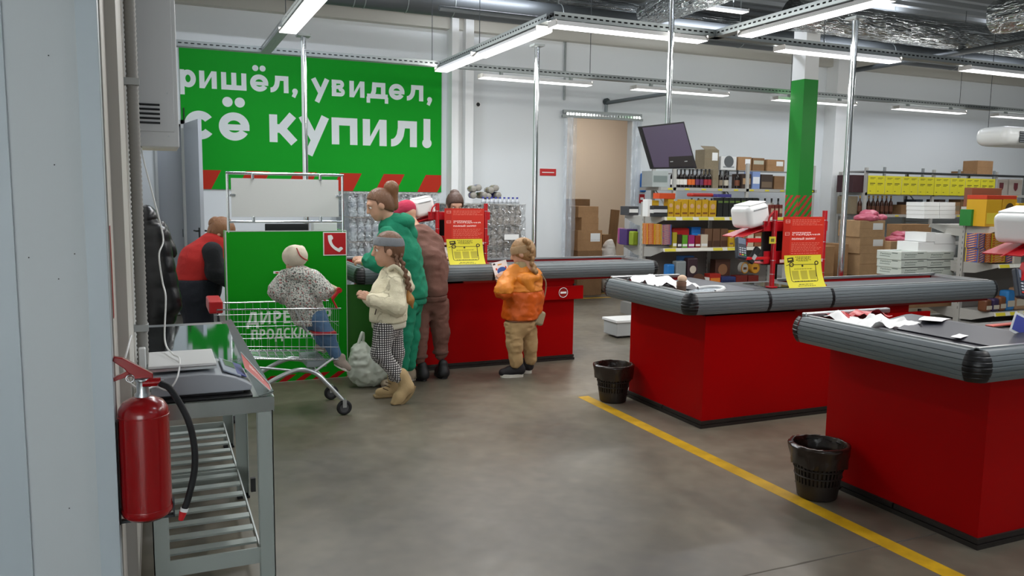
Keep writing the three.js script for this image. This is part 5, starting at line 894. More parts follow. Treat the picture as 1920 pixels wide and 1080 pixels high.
// --- child in the orange jacket
{
  const J = px(-6.4), P = Person('child in an orange padded jacket with a blond braid holding a picture card', V(J(980, 700).x, 0, -6.4));
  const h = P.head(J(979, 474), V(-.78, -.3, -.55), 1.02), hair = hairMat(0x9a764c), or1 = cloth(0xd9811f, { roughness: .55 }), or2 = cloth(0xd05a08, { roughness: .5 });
  const torso = chain([[J(980, 516), .1], [J(978, 548), .145], [J(974, 592), .155]]), armL = chain([[J(955, 520, .02), .065], [J(944, 545, .1), .068], [J(944, 528, -.06), .05]]), armR = chain([[J(1003, 522), .062], [J(1006, 556, .03), .055], [J(1008, 582, .02), .042]]);
  const hem = yOf(975, 598, -6.4), mid = yOf(978, 545, -6.4), all = [...torso, ...armL, ...armR];
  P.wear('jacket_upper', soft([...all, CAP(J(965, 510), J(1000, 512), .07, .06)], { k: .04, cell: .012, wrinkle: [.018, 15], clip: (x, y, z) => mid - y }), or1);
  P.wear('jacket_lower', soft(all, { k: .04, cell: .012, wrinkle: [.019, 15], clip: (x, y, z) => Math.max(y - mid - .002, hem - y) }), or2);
  P.wear('hood', soft([ELL(J(988, 520, .05), V(.125, .055, .1)), CAP(J(985, 525, .1), J(992, 540, .11), .06, .05), { ...ELL(J(978, 500, .02), V(.09, .06, .08)), sub: true }], { k: .02, cell: .011, wrinkle: [.006, 16] }), or1);
  P.wear('collar', soft([CAP(J(978, 500), J(979, 508), .07, .085)], { cell: .01 }), cloth(0x9d8a66));
  const legL = chain([[J(963, 606, .02), .082], [J(965, 645, .03), .066], [J(968, 680, .03), .056]]), legR = chain([[J(990, 606, -.04), .08], [J(993, 645, -.05), .064], [J(995, 674, -.06), .052]]), kh = cloth(0xb99a6c);
  P.wear('trousers', soft([CAP(J(976, 590), J(976, 604), .12, .125), ...legL, ...legR], { k: .03, cell: .012, wrinkle: [.017, 17, 2.4], clip: (x, y, z) => y - hem + .012 }), kh);
  P.shoes([[V(J(978, 700).x, .002, -6.37), V(J(940, 700).x, .002, -6.42), .085, .15], [V(J(1003, 692).x, .002, -6.47), V(J(975, 692).x, .002, -6.60), .08, .15]], mat(0x19161a, .65), mat(0xd8d4c8, .6));
  P.wear('hair', hairCap(h, .012, .05), hair); P.wear('headband', bandOf(h, .03, .035, -.1), cloth(0xa78a68));
  P.wear('braid', braid([J(985, 450, .1), J(994, 465, .1), J(996, 482, .09), J(1000, 500, .1), J(1003, 510, .12)], .022, 10), hair);
  P.skin(soft([...thin(torso, .06), ...thin(armL, .02), ...thin(armR, .015), ...thin(legL, .025), ...thin(legR, .025), CAP(J(979, 495), J(980, 515), .042, .06)], { cell: .015 }));
  P.skin(handOf(J(944, 528, -.06), J(936, 516, -.1).sub(J(944, 528, -.06)), V(.3, -.2, 1), .72, .7, -1)); P.skin(handOf(J(1008, 582, .02), V(.05, -1, 0), V(1, 0, .3), .72, .6, 1));
  P.done(false);
  const cT = canvasTex(256, 340, (g, w, k) => { g.fillStyle = '#eef0f2'; g.fillRect(0, 0, w, k); g.fillStyle = '#333'; g.fillRect(16, 14, 40, 26); g.fillStyle = '#2f63b8'; g.beginPath(); g.ellipse(140, 150, 84, 60, 0, 0, 7); g.fill(); g.fillStyle = '#e8ecf0'; g.beginPath(); g.ellipse(140, 188, 78, 32, 0, 0, 7); g.fill(); g.fillStyle = '#c8452f'; g.fillRect(40, 90, 26, 34); g.fillRect(206, 96, 24, 30); g.fillStyle = '#e0a23c'; g.fillRect(92, 40, 70, 18); g.fillStyle = '#2f63b8'; g.fillRect(60, 250, 120, 24); });
  const q = J(947, 512, -.10), c = thing('picture_card', 'white card with a blue picture held by the child in orange', 'card', V(q.x, q.y - .09, q.z)); c.rotation.z = .22; c.rotation.y = .1; c.rotation.x = -.25;
  part(c, 'card', box2(-.075, .075, 0, .2, -.002, 0), M.white); part(c, 'print', printGeo(.15, .2, 0).translate(0, .1, .0004), mat(0xffffff, .5, 0, { map: cT }));
  const s = J(1011, 597, .03), bg = thing('shoulder_bag', 'small beige bag hanging at the side of the child in orange', 'bag', V(s.x, s.y - .06, s.z)); part(bg, 'pouch', rbox(.1, .13, .06, .025, 0, .065, 0, 0, .3, -.35), cloth(0xa89878)); part(bg, 'strap', tube([[-.02, .12, .02], [.03, .25, .03], [.03, .38, .06], [-.02, .46, .07]], .006, 24, 6), cloth(0xa08a70));
}
// --- toddler in the trolley seat
{
  const J = px(-5.93), P = Person('toddler in a speckled jacket and knitted hat sitting in the trolley', V(J(595, 605).x, J(595, 605).y, -5.93));
  const flower = dataTex(512, (u, v) => { const a = tileNoise(u, v, 44, 2), b = tileNoise(u, v, 26, 5), c = tileNoise(u, v, 18, 9); if (a > .70 || b > .80) return [88, 94, 90]; if (c > .8) return [176, 110, 108]; if (b < .22) return [150, 164, 152]; return [208, 208, 200]; }, true, .19);
  const h = P.head(J(552, 488), V(-.55, -.1, -.8), .82), jm = mat(0xffffff, .85, 0, { map: flower, bumpMap: weave, bumpScale: .003 });
  const torso = chain([[J(560, 524), .105], [J(566, 556), .125], [J(580, 594), .12]]), armR = chain([[J(586, 522, .07), .066], [J(604, 543, .1), .066], [J(613, 546, .12), .05]]), armL = chain([[J(536, 522, -.02), .066], [J(522, 545, -.02), .066], [J(532, 558, -.1), .05]]);
  const hem = yOf(590, 608, -5.93);
  P.wear('jacket', soft([...torso, ...armR, ...armL], { k: .035, cell: .011, wrinkle: [.01, 18], clip: (x, y, z) => hem - y }), jm);
  P.wear('hood', soft([ELL(J(562, 514, .05), V(.1, .06, .08)), CAP(J(570, 520, .07), J(582, 532, .09), .05, .035)], { k: .03, cell: .01, wrinkle: [.006, 20] }), jm);
  const legN = chain([[J(594, 598, .07), .07], [J(613, 630, .1), .056], [J(629, 664, .11), .042]]), legF = chain([[J(590, 600, -.1), .068], [J(603, 628, -.12), .052], [J(606, 648, -.12), .04]]);
  P.wear('jeans', soft([CAP(J(588, 594), J(592, 600), .1, .09), ...legN, ...legF], { k: .03, cell: .010, wrinkle: [.006, 24] }), cloth(0x4c6c8c));
  P.wear('sock', soft([CAP(J(630, 664, .11), J(633, 674, .11), .036, .034)], { cell: .008 }), cloth(0x9a9a92)); P.wear('sock', soft([CAP(J(606, 648, -.12), J(607, 654, -.12), .034, .032)], { cell: .008 }), cloth(0x9a9a92));
  P.shoes([[J(627, 684, .11), J(652, 696, .13), .062, .075], [J(612, 657, -.12), J(593, 656, -.12), .058, .06]], cloth(0x8f8378), mat(0xd9d4ca, .6));
  P.wear('hat', soft([ELL(h.L(0, .035, -.012), h.R(.104, .1, .116), h.b.q), ELL(h.L(-.06, .09, -.03), h.R(.035, .035, .035), h.b.q), ELL(h.L(.05, .095, -.03), h.R(.035, .035, .035), h.b.q)], { k: .015, cell: .0075, wrinkle: [.003, 60, .3] }), cloth(0xcdc3b0));
  P.wear('hat_stripe', tube([J(556, 465, .09), J(562, 478, .1), J(570, 485, .09), J(577, 488, .07)], .0045, 20, 6), cloth(0xb6403f));
  P.skin(soft([...thin(torso, .05), ...thin(armR, .018), ...thin(armL, .018), ...thin(legN, .018), ...thin(legF, .018), CAP(J(553, 500), J(560, 518), .04, .06)], { cell: .014 }));
  P.skin(handOf(J(611, 545, .12), J(622, 542, .12).sub(J(611, 545, .12)), V(0, 1, .3), .5, .9, 1)); P.skin(handOf(J(532, 556, -.1), V(.2, -.4, -1), V(0, 1, 0), .5, .6, 1));
  P.done(false);
}
// --- woman in the red waistcoat behind the kiosk
{
  const J = px(-7.55), P = Person('shop worker in a red waistcoat and black clothes bending behind the kiosk', V(J(375, 600).x, 0, -7.55)), red = cloth(0xa8201c), blk = cloth(0x121318);
  const h = P.head(J(416, 436), V(.75, -.62, .15), 1.02), hair = hairMat(0x7d5433);
  const torso = chain([[J(400, 462), .13], [J(378, 492), .175], [J(368, 532), .19]]), armN = chain([[J(398, 472, .15), .085], [J(404, 510, .19), .078], [J(428, 530, .12), .05]]), armF = chain([[J(408, 466, -.15), .085], [J(420, 505, -.18), .075], [J(436, 530, -.1), .05]]);
  const w = yOf(368, 526, -7.55);
  P.wear('waistcoat', soft(torso, { k: .06, cell: .014, wrinkle: [.008, 10], clip: (x, y, z) => w - y }), red);
  P.wear('sleeve', soft(armN, { k: .04, cell: .014, wrinkle: [.008, 14] }), blk); P.wear('sleeve', soft(armF, { k: .04, cell: .014, wrinkle: [.008, 14] }), blk);
  const legs = [...chain([[J(366, 556, .09), .13], [J(375, 610, .1), .11], [V(J(375, 700).x, .06, -7.45), .07]]), ...chain([[J(374, 556, -.09), .13], [J(385, 610, -.1), .11], [V(J(385, 700).x, .06, -7.66), .07]])];
  P.wear('trousers', soft([...torso, CAP(J(369, 510), J(366, 548), .205, .2), ...legs], { inflate: .006, k: .06, cell: .015, wrinkle: [.008, 10], clip: (x, y, z) => y - w - .02 }), cloth(0x191c26));
  P.shoes([[V(J(370, 700).x, .002, -7.42), V(J(370, 700).x + .24, .002, -7.40), .09, .09], [V(J(382, 700).x, .002, -7.66), V(J(382, 700).x + .24, .002, -7.68), .09, .09]], mat(0x17171a, .5), mat(0x101012, .6));
  P.wear('hair', hairCap(h, .016, .035), hair); P.wear('hair_knot', soft([ELL(h.L(0, .03, -.1), h.R(.05, .055, .045), h.b.q)], { cell: .009, wrinkle: [.004, 40] }), hair);
  P.skin(soft([...thin(torso, .06), ...thin(armN, .02), ...thin(armF, .02), ...thin(legs, .03), CAP(J(412, 446), J(402, 460), .05, .07)], { cell: .018 }));
  P.skin(handOf(J(428, 530, .12), V(.8, -.5, 0), V(.4, .8, .2), .9, .6, -1)); P.skin(handOf(J(436, 530, -.1), V(.8, -.5, 0), V(.4, .8, -.2), .9, .6, 1));
  P.done();
}
// --- cashier seated behind the first till
{
  const J = px(-8.12), P = Person('cashier with brown hair sitting behind the red notice of the till', V(J(853, 450).x, 0, -8.12));
  const h = P.head(J(853, 384), V(-.05, -.45, .9), 1.05), hair = hairMat(0x4a3226), top = cloth(0x9c9186);
  const torso = chain([[J(853, 425), .13], [J(853, 465), .165], [J(853, 510), .17]]), armL = chain([[J(832, 432), .07], [J(824, 472, .06), .06], [J(840, 482, .3), .045]]), armR = chain([[J(874, 432), .07], [J(884, 472, .06), .06], [J(868, 482, .3), .045]]);
  P.wear('shirt', soft([...torso, ...armL, ...armR], { k: .05, cell: .015, wrinkle: [.009, 12] }), top);
  const legs = [...chain([[V(J(846, 500).x - .06, .52, -8.12), .1], [V(J(846, 500).x - .07, .5, -7.82), .085], [V(J(846, 500).x - .07, .08, -7.86), .05]]), ...chain([[V(J(860, 500).x + .06, .52, -8.12), .1], [V(J(860, 500).x + .07, .5, -7.82), .085], [V(J(860, 500).x + .07, .08, -7.86), .05]])];
  P.wear('trousers', soft(legs, { k: .04, cell: .016 }), cloth(0x22242c));
  P.wear('hair', hairCap(h, .014, .045), hair); P.wear('hair_knot', soft([ELL(h.L(.0, .1, -.06), h.R(.05, .035, .05), h.b.q)], { cell: .009, wrinkle: [.004, 40] }), hair);
  P.skin(soft([...thin(torso, .06), ...thin(armL, .02), ...thin(armR, .02), ...thin(legs, .03), CAP(J(853, 400), J(853, 425), .05, .07)], { cell: .018 }));
  P.skin(handOf(J(840, 482, .3), V(.2, -.2, 1), V(0, 1, .2), .9, .5, 1)); P.skin(handOf(J(868, 482, .3), V(-.2, -.2, 1), V(0, 1, .2), .9, .5, -1)); P.done();
  const c = thing('swivel_stool', 'dark swivel stool under the cashier', 'stool', [P.base.x, 0, -8.14]); part(c, 'seat', cyl(.19, .18, .06, 24, 0, .40, 0), M.rubber); part(c, 'column', cyl(.025, .025, .36, 12, 0, .2, 0), M.darkSteel); part(c, 'foot', cyl(.22, .2, .03, 24, 0, .015, 0), M.darkSteel);
}
// --- coats on the side wall and the carrier bag on the floor
{
  const J = px(-6.0), m = mat(0x0d0d10, .32), t = thing('winter_coat', 'black padded coats hanging on the side wall', 'coat', V(-.02, .62, -6.0));
  const put = (n, g) => part(t, n, g.translate(.02, -.62, 6.0), m);
  const quilt = pr => { const f0 = fieldOf(pr, .05), [lo, hi] = boundsOf(pr, .05); return uvBox(nets((x, y, z) => f0(x, y, z) + -.006 * Math.pow(Math.abs(Math.sin(y * 30)), .5) + .01 * (noise3(x * 14, y * 14, z * 14) - .5), lo, hi, .013)); };
  put('coat', quilt([CAP(V(-.05, 1.36, -6.0), V(-.02, 1.0, -6.0), .075, .11), CAP(V(-.02, 1.0, -6.0), V(.0, .76, -6.0), .11, .12), CAP(V(.02, 1.30, -5.95), V(.09, .82, -5.92), .06, .055)]));
  put('hood', quilt([ELL(V(-.05, 1.40, -6.02), V(.07, .09, .09))])); put('collar', quilt([CAP(V(.03, 1.34, -6.02), V(.10, 1.16, -6.02), .045, .03)]));
  const k = thing('coat_hook', 'steel coat hook on the side wall holding the coats', 'hook', [XW - .028, 1.46, -6.0]); part(k, 'plate', box2(0, .006, -.04, .04, -.02, .02), M.steel); part(k, 'hook', tube([[0, 0, 0], [.05, 0, 0], [.07, .02, 0], [.07, .04, 0]], .006, 16, 6), M.steel);
}
{
  const b = V(1.575, 0, -6.5), t = thing('carrier_bag', 'full white plastic carrier bag standing on the floor beside the child', 'bag', b), m = mat(0xc9d0c4, .35, 0, { transmission: .25, thickness: 0, side: THREE.DoubleSide });
  part(t, 'bag', soft([ELL(V(0, .14, 0), V(.17, .15, .12)), ELL(V(-.06, .24, 0), V(.09, .12, .09)), ELL(V(.08, .2, .02), V(.09, .1, .1)), CAP(V(-.09, .3, 0), V(-.05, .34, 0), .04, .02)], { k: .06, cell: .009, wrinkle: [.022, 17, 1], clip: (x, y, z) => .003 - y }), m);
  part(t, 'handle', tube([[-.11, .28, .02], [-.09, .36, .02], [-.06, .44, .01], [-.045, .45, 0], [-.045, .38, 0], [-.06, .32, 0]], .013, 30, 8), m);
  part(t, 'contents', sph(.05, .03, .27, 0, 1.2, .7, 1), mat(0xb9a53a, .6));
}
// ---------------------------------------------------------------- shelving
M.shelf = mat(0xb4b3ae, .45, .1); M.shelfDark = mat(0x8e8d89, .5, .1); M.tagYellow = mat(0xd9cb2e, .5); M.tagWhite = mat(0xe0ded2, .5);
function gondola(label, x0, x1, zc, ys, o = {}) {       // double-sided run along x; ys = shelf heights
  const t = thing('gondola_shelf', label, 'shelving', [x0, 0, zc]), L = x1 - x0, n = Math.round(L / 1.25), H = o.h || 1.52;
  part(t, 'back_panel', box2(0, L, .1, H - .06, -.012, .012), mat(0x7b7570, .6));
  for (let i = 0; i <= n; i++) { const x = L * i / n, p = part(t, 'post', box2(x - .025, x + .025, 0, H, -.035, .035), M.shelf); for (let k = 0; k < 18; k++) mesh('slot', box2(x - .0255, x + .0255, .3 + k * .065, .33 + k * .065, .012, .018), M.darkSteel, p); }
  for (const s of [-1, 1]) { part(t, 'base', box2(-.02, L + .02, 0, .16, s * .02, s * .48), M.shelfDark);
    ys.forEach((y, i) => { const d = .46 - (i === ys.length - 1 ? 0 : .0); const sh = part(t, 'shelf', box2(0, L, y - .028, y, s * .03, s * d), M.shelf);
      mesh('price_rail', box(L, .045, .006, L / 2, y - .02, s * (d + .012), s * -.35), M.tagWhite, sh);
      for (let k = 0; k < L * 4; k++) mesh('price_tag', box(.13 + .05 * hash3(k, i, 3), .038, .003, .1 + k * .245, y - .02, s * (d + .017), s * -.35), hash3(k, i, 9) > .35 ? M.tagYellow : M.tagWhite, sh);
      for (const x of [.004, L - .004]) { const b = mesh('bracket', prism([[0, -.005], [.44, -.005], [.44, -.035], [.16, -.12], [0, -.13]], .006).rotateY(s > 0 ? -Math.PI / 2 : Math.PI / 2).translate(x, y, s * .03), M.shelf, sh); void b; } }); }
  return t;
}
const GA = { x0: 5.82, x1: 7.9, z: -9.0 }, GB = { x0: 8.82, x1: 13.0, z: -6.7 };
const aY = [at(1245, 466, 'z', GA.z + .47).y, at(1242, 407, 'z', GA.z + .47).y], bY = [at(1893, 585, 'z', GB.z + .47).y, at(1880, 496, 'z', GB.z + .47).y, at(1872, 426, 'z', GB.z + .47).y];
gondola('grey double-sided shelf run with yellow packs behind the second till', GA.x0, GA.x1, GA.z, [.42, aY[0], aY[1]]);
gondola('grey double-sided shelf run with snack boxes behind the nearest till', GB.x0, GB.x1, GB.z, bY);
function rack(label, x0, x1, ys, posts, H = 2.05) {      // single-sided warehouse rack against the back wall
  const t = thing('storage_rack', label, 'shelving', [x0, 0, -10.62]), L = x1 - x0;
  for (const x of posts) for (const z of [0, .55]) part(t, 'post', box2(x - .025, x + .025, 0, H + (z ? .06 : 0), z - .02, z + .02), M.shelf);
  for (const x of posts) { for (const y of [H - .12, .5, 1.2]) part(t, 'frame_tie', rod(V(x, y, 0), V(x, y, .55), .01), M.shelf); for (const [y0, y1] of [[1.75, 1.25], [1.15, .6]]) part(t, 'frame_brace', rod(V(x, y0, 0), V(x, y1, .55), .01), M.shelf); }
  ys.forEach((y, i) => { const s = part(t, 'shelf', box2(0, L, y - .045, y, 0, .57), M.shelf); if (i < 2) for (let k = 0; k < L / .3; k++) mesh('price_tag', box2(.12 + k * .3, .2 + k * .3, y - .035, y - .012, .571, .573), M.tagYellow, s); });
  return t;
}
const RZ = -10.05, rY = at(1300, 352, 'z', RZ).y;
rack('grey wall rack of bottles and cartons beside the storage doorway', 6.78, 9.75, [rY, 1.25, .8, .3], [0.24, 1.58, 2.9]);
rack('grey wall rack with a row of yellow price posters', 10.8, 17.2, [at(1625, 361, 'z', RZ).y, at(1625, 402, 'z', RZ).y, .85, .35], [.02, 1.6, 3.2, 4.8, 6.35]);
{ const t = thing('rack_upper_shelf', 'narrow upper ledge of the bottle rack carrying the cartons', 'shelf', [7.4, at(1340, 318, 'z', -10.35).y - .012, -10.6]); part(t, 'board', box2(0, 2.3, 0, .012, 0, .3), M.shelfDark); part(t, 'support', box2(1.0, 1.02, -.27, 0, 0, .02), M.shelfDark); }
// ---------------------------------------------------------------- goods
const ORD = ['first', 'second', 'third', 'fourth', 'fifth', 'sixth', 'seventh', 'eighth', 'ninth', 'tenth', 'eleventh', 'twelfth', 'thirteenth', 'fourteenth'];
const goods = (name, label, cat, pos, group) => thing(name, label, cat, pos, rr(-.05, .05), group);
function carton(label, p0, p1, top, zf, y, dep, m, o = {}) {   // a box whose front spans pixels p0..p1 and reaches pixel row `top`, standing at height y with its front at zf
  const a = at(p0, top, 'z', zf), b = at(p1, top, 'z', zf), w = b.x - a.x, h = Math.max(.02, a.y - y), t = thing(o.name || 'carton', label, o.cat || 'box', [(a.x + b.x) / 2, y + .001, zf - dep / 2], o.ry === undefined ? rr(-.04, .04) : o.ry, o.group);
  part(t, 'box', rbox(w * .97, h, dep, o.r || .004, 0, h / 2, 0), m, { metres: true });
  if (o.band) part(t, 'label', box2(-w * .42, w * .42, h * (o.b0 ?? .3), h * (o.b1 ?? .7), dep / 2, dep / 2 + .0015), o.band);
  if (o.tape) part(t, 'tape', box2(-.025, .025, h - .0005, h + .001, -dep / 2, dep / 2), mat(0xb99a6a, .35));
  if (o.seam) part(t, 'seam', box2(-w * .485, w * .485, h * .52, h * .53, dep / 2, dep / 2 + .0012), M.kraftDark);
  if (o.flap) part(t, 'flap', box(w * .95, .004, dep * .45, 0, h + .03, dep * .2, .5), m);
  if (o.oval) { part(t, 'emblem', cyl(w * .3, w * .3, .0015, 20, 0, h * .62, dep / 2 + .001, Math.PI / 2), o.oval); part(t, 'caption', box2(-w * .35, w * .35, h * .16, h * .26, dep / 2, dep / 2 + .0015), o.cap || M.kraftDark); }
  if (o.sticker) part(t, 'sticker', box2(w * .02, w * .4, h * .45, h * .85, dep / 2, dep / 2 + .0012), M.white);
  return t;
}
function bottle(label, pxc, top, zf, y, r, glass, lab, group, cap) {
  const a = at(pxc, top, 'z', zf), h = a.y - y, t = thing('bottle', label, 'bottle', [a.x, y + .001, zf - r], 0, group);
  part(t, 'glass', lathe([[0, 0], [r * .9, 0], [r, .008], [r, h * .58], [r * .85, h * .66], [r * .36, h * .76], [r * .34, h * .97], [0, h * .97]], 14), glass);
  part(t, 'cap', cyl(r * .4, r * .4, h * .14, 10, 0, h * .93, 0), cap || M.rubber); part(t, 'label', cyl(r * 1.02, r * 1.02, h * .3, 14, 0, h * .3, 0), lab); return t;
}
const darkGlass = mat(0x1c1413, .12), amber = mat(0x3a1d10, .12);
// bottle rack: bottles, then dark cartons
[[1265, 0xe3e1da], [1272, 0xe3e1da], [1280, 0xdedcd4], [1287, 0xdedcd4]].forEach(([x, c], i) => bottle(`${ORD[i]} white-labelled wine bottle from the glass-fronted case`, x, 317, RZ - .03, rY, .038, darkGlass, mat(c, .6), 'wine bottles with white labels'));
[1296, 1302].forEach((x, i) => bottle(`dark wine bottle with an orange label, ${ORD[i]} of its pair from the white-labelled bottles`, x, 317, RZ - .03, rY, .036, darkGlass, mat(0xd2641c, .6), 'wine bottles with orange labels'));
[1310, 1318].forEach((x, i) => bottle(`dark wine bottle with a purple label, ${ORD[i]} of its pair from the white-labelled bottles`, x, 317, RZ - .03, rY, .036, darkGlass, mat(0x5e2a55, .6), 'wine bottles with purple labels'));
[1326, 1333].forEach((x, i) => bottle(`dark wine bottle with a red label, ${ORD[i]} of its pair from the white-labelled bottles`, x, 317, RZ - .03, rY, .036, darkGlass, mat(0xa01f2c, .6), 'wine bottles with red labels'));
[[1354, 0x8a7a66], [1365, 0xb9b2a2], [1386, 0x6b3a22]].forEach(([x, c], i) => bottle(['dark bottle with a brown label between the cartons of the wall rack', 'dark bottle with a pale label between the cartons of the wall rack', 'dark bottle with a rust label beside the rack post'][i], x, 319, RZ - .04, rY, .04, darkGlass, mat(c, .6)));
carton('grey glass-fronted case at the end of the bottle rack', 1224, 1254, 320, RZ - .05, rY, .3, mat(0xa9b1b0, .3), { name: 'display_case', band: mat(0x7c8886, .2), cat: 'case' });
carton('olive carton standing between bottles on the wall rack', 1337, 1348, 318, RZ - .03, rY, .25, M.kraftGrey, { seam: 1 });
carton('dark brown carton of bottles beside the rack post', 1392, 1409, 326, RZ - .03, rY, .25, mat(0x3a2a22, .7), { band: M.kraftLight });
carton('blue and white printed carton on the wall rack', 1411, 1426, 322, RZ - .03, rY, .2, mat(0x7d93c4, .5), { band: mat(0xe0e4ea, .5) });
carton('dark carton with three pale figures on the wall rack', 1428, 1450, 327, RZ - .03, rY, .25, mat(0x3d3029, .7), { band: mat(0x6e5c4a, .6), b0: .1, b1: .5 });
carton('brown carton beside the green column on the wall rack', 1452, 1472, 330, RZ - .03, rY, .25, M.kraftDark, { seam: 1 });
carton('tall open olive carton on the upper ledge of the bottle rack', 1322, 1349, 280, -10.33, at(1340, 318, 'z', -10.35).y, .25, M.kraftGrey, { flap: 1, seam: 1, sticker: 1 });
carton('white carton with two diamond marks on the upper ledge', 1353, 1382, 293, -10.33, at(1340, 318, 'z', -10.35).y, .25, mat(0xd5d5d3, .6), { oval: mat(0x55585a, .6), cap: M.grey });
carton('brown carton with white stickers on the upper ledge', 1385, 1410, 294, -10.33, at(1340, 318, 'z', -10.35).y, .25, M.kraft, { sticker: 1, tape: 1 });
carton('brown carton with a pale printed seal on the upper ledge', 1411, 1434, 296, -10.33, at(1340, 318, 'z', -10.35).y, .25, M.kraftDark, { band: mat(0xb8b7a6, .6), b0: .5, b1: .8 });
carton('light brown carton on the upper ledge, nearest the green column', 1438, 1472, 299, -10.33, at(1340, 318, 'z', -10.35).y, .28, M.kraft, { sticker: 1, seam: 1 });
for (let i = 0; i < 14; i++) bottle(`dark bottle on the lower rack shelf, ${ORD[i]} from the doorway end`, 1300 + i * 12.5, 372, RZ - .04, 1.25, .037, i % 3 ? darkGlass : amber, mat(0x5a4a3c, .7), 'dark bottles on the lower rack shelf');
// gondola A, top shelf
const ZA = GA.z + .43, yA = aY[1], yA2 = aY[0];
carton('narrow white carton at the end of the top shelf with yellow packs', 1215, 1223, 374, ZA - .08, yA, .12, M.white, {});
carton('yellow wedge-shaped display tray on the top shelf', 1221, 1236, 376, ZA - .1, yA, .16, mat(0xc9a21b, .5), { band: mat(0x7a3b20, .6) });
for (let i = 0; i < 3; i++) carton(['bottom black', 'middle white', 'top black'][i] + ' flat pack of the low stack on the top shelf', 1225, 1252, 398 - i * 6, ZA, yA + i * .045, .1, i % 2 ? mat(0xcfd0d0, .5) : mat(0x2c2d31, .5), { group: 'flat stacked packs on the top shelf', ry: 0 });
const yel = mat(0xc99f16, .45), face = mat(0xd2a882, .6);
[[1253, 1264, 372], [1265, 1277, 377], [1278, 1291, 374], [1292, 1304, 374], [1305, 1316, 376], [1317, 1329, 374], [1330, 1344, 376]].forEach(([a, b, t], i) => carton(`yellow tea pack with a round emblem, ${ORD[i]} from the flat stacked packs`, a, b, t, ZA - .02, yA, .1, yel, { oval: face, cap: mat(0x7a4a14, .6), group: 'yellow tea packs' }));
carton('orange tray lying on the yellow packs', 1236, 1267, 362, ZA - .01, at(1250, 373, 'z', ZA - .02).y, .14, mat(0xcf4a18, .5), { cat: 'tray' });
carton('crumpled red bag lying on the yellow packs', 1298, 1340, 362, ZA - .01, at(1310, 369, 'z', ZA - .02).y, .14, mat(0xb02a20, .4), { cat: 'bag', r: .03 });
carton('flat purple pack lying on the dark coffee packs', 1346, 1372, 364, ZA - .01, at(1350, 370, 'z', ZA - .02).y, .14, mat(0x3f3a86, .5), {});
for (let i = 0; i < 7; i++) carton(`black coffee pack with a green stripe, ${ORD[i]} from the yellow tea packs`, 1346 + i * 11, 1356 + i * 11, 371, ZA - .02, yA, .1, mat(0x1f2220, .4), { band: mat(0x5d7a33, .5), b0: .74, b1: .84, group: 'black coffee packs' });
for (let i = 0; i < 3; i++) carton(`red spice jar, ${ORD[i]} after the coffee packs`, 1446 + i * 8, 1452 + i * 8, 384, ZA - .04, yA, .06, mat(0x6e2a22, .4), { band: mat(0xb9a58a, .6), group: 'red spice jars' });
// gondola A, second shelf
const snack = (c1, c2) => canvasTex(128, 192, (g, w, h) => { g.fillStyle = c1; g.fillRect(0, 0, w, h); for (let k = 0; k < 6; k++) { g.save(); g.translate(64, 18 + k * 32); g.rotate(-.35); g.fillStyle = c2; g.fillRect(-52, -8, 104, 15); g.fillStyle = '#e8d9b0'; g.fillRect(-30, -3, 60, 5); g.restore(); } g.fillStyle = '#d8b52a'; g.fillRect(0, 0, 10, h); });
const snackA = mat(0xffffff, .5, 0, { map: snack('#c9772a', '#a8321f') }), snackB = mat(0xffffff, .5, 0, { map: snack('#46518f', '#c7652a') }), snackC = mat(0xffffff, .5, 0, { map: snack('#c79a1e', '#b8431f') });
function snackBox(label, p0, p1, top, bot, zf, dep, m, group) { const a = at(p0, top, 'z', zf), b = at(p1, bot, 'z', zf), w = b.x - a.x, h = a.y - b.y, t = thing('snack_box', label, 'box', [(a.x + b.x) / 2, b.y, zf - dep / 2], 0, group); part(t, 'box', box2(-w / 2 + .001, w / 2 - .001, .0005, h - .0005, -dep / 2, dep / 2), m); return t; }
const rowY = (n, t, b) => Array.from({ length: n }, (_, i) => [t + (b - t) * i / n, t + (b - t) * (i + 1) / n]);
[[1213, 1226, snackA], [1227, 1239, snackC], [1240, 1259, snackB]].forEach(([a, b, m], c) => rowY(3, 419 + c, 458 + c * .4).forEach(([t, q], i) => snackBox(`${['top', 'middle', 'bottom'][i]} snack box of the ${['orange', 'yellow', 'blue'][c]} striped column on the second shelf`, a, b, t, q, ZA, .1, m, 'striped snack boxes on the second shelf')));
[[1262, 1270, 436, 0xa89a2c], [1271, 1279, 440, 0x3a2620], [1280, 1290, 441, 0x5f9c2c], [1291, 1303, 441, 0x9c2a6e], [1304, 1314, 442, 0x8c2320], [1315, 1328, 440, 0xcfc2ae]].forEach(([a, b, t, c], i) => carton(['olive', 'dark brown', 'bright green', 'magenta', 'dark red', 'cream'][i] + ' small pack in a white tray on the second shelf', a, b, t, ZA, yA2, .08, mat(c, .4), { band: M.white, b0: .12, b1: .3 }));
carton('red candy bag behind the small packs', 1262, 1294, 428, ZA - .14, yA2, .1, mat(0xb3201c, .35), { cat: 'bag', r: .02 });
carton('bright blue carton behind the small packs', 1297, 1315, 426, ZA - .13, yA2, .1, mat(0x1f6fc4, .4), { band: mat(0x2c8be0, .4) });
[[1322, 1336], [1337, 1351], [1352, 1366]].forEach(([a, b], i) => carton(`dark brown chocolate pack, ${ORD[i]} from the bright blue carton`, a, b, 429, ZA - .03, yA2, .1, mat(0x6b4c36, .5), { band: mat(0x4c2f20, .5), b0: .05, b1: .35, group: 'brown chocolate packs' }));
[[1368, 1377], [1378, 1387], [1388, 1397]].forEach(([a, b], i) => carton(`yellow snack pack beside the terminal, ${ORD[i]} from the chocolate packs`, a, b, 432, ZA, yA2, .1, mat(0xc6a01a, .45), { oval: face, group: 'yellow packs beside the terminal' }));
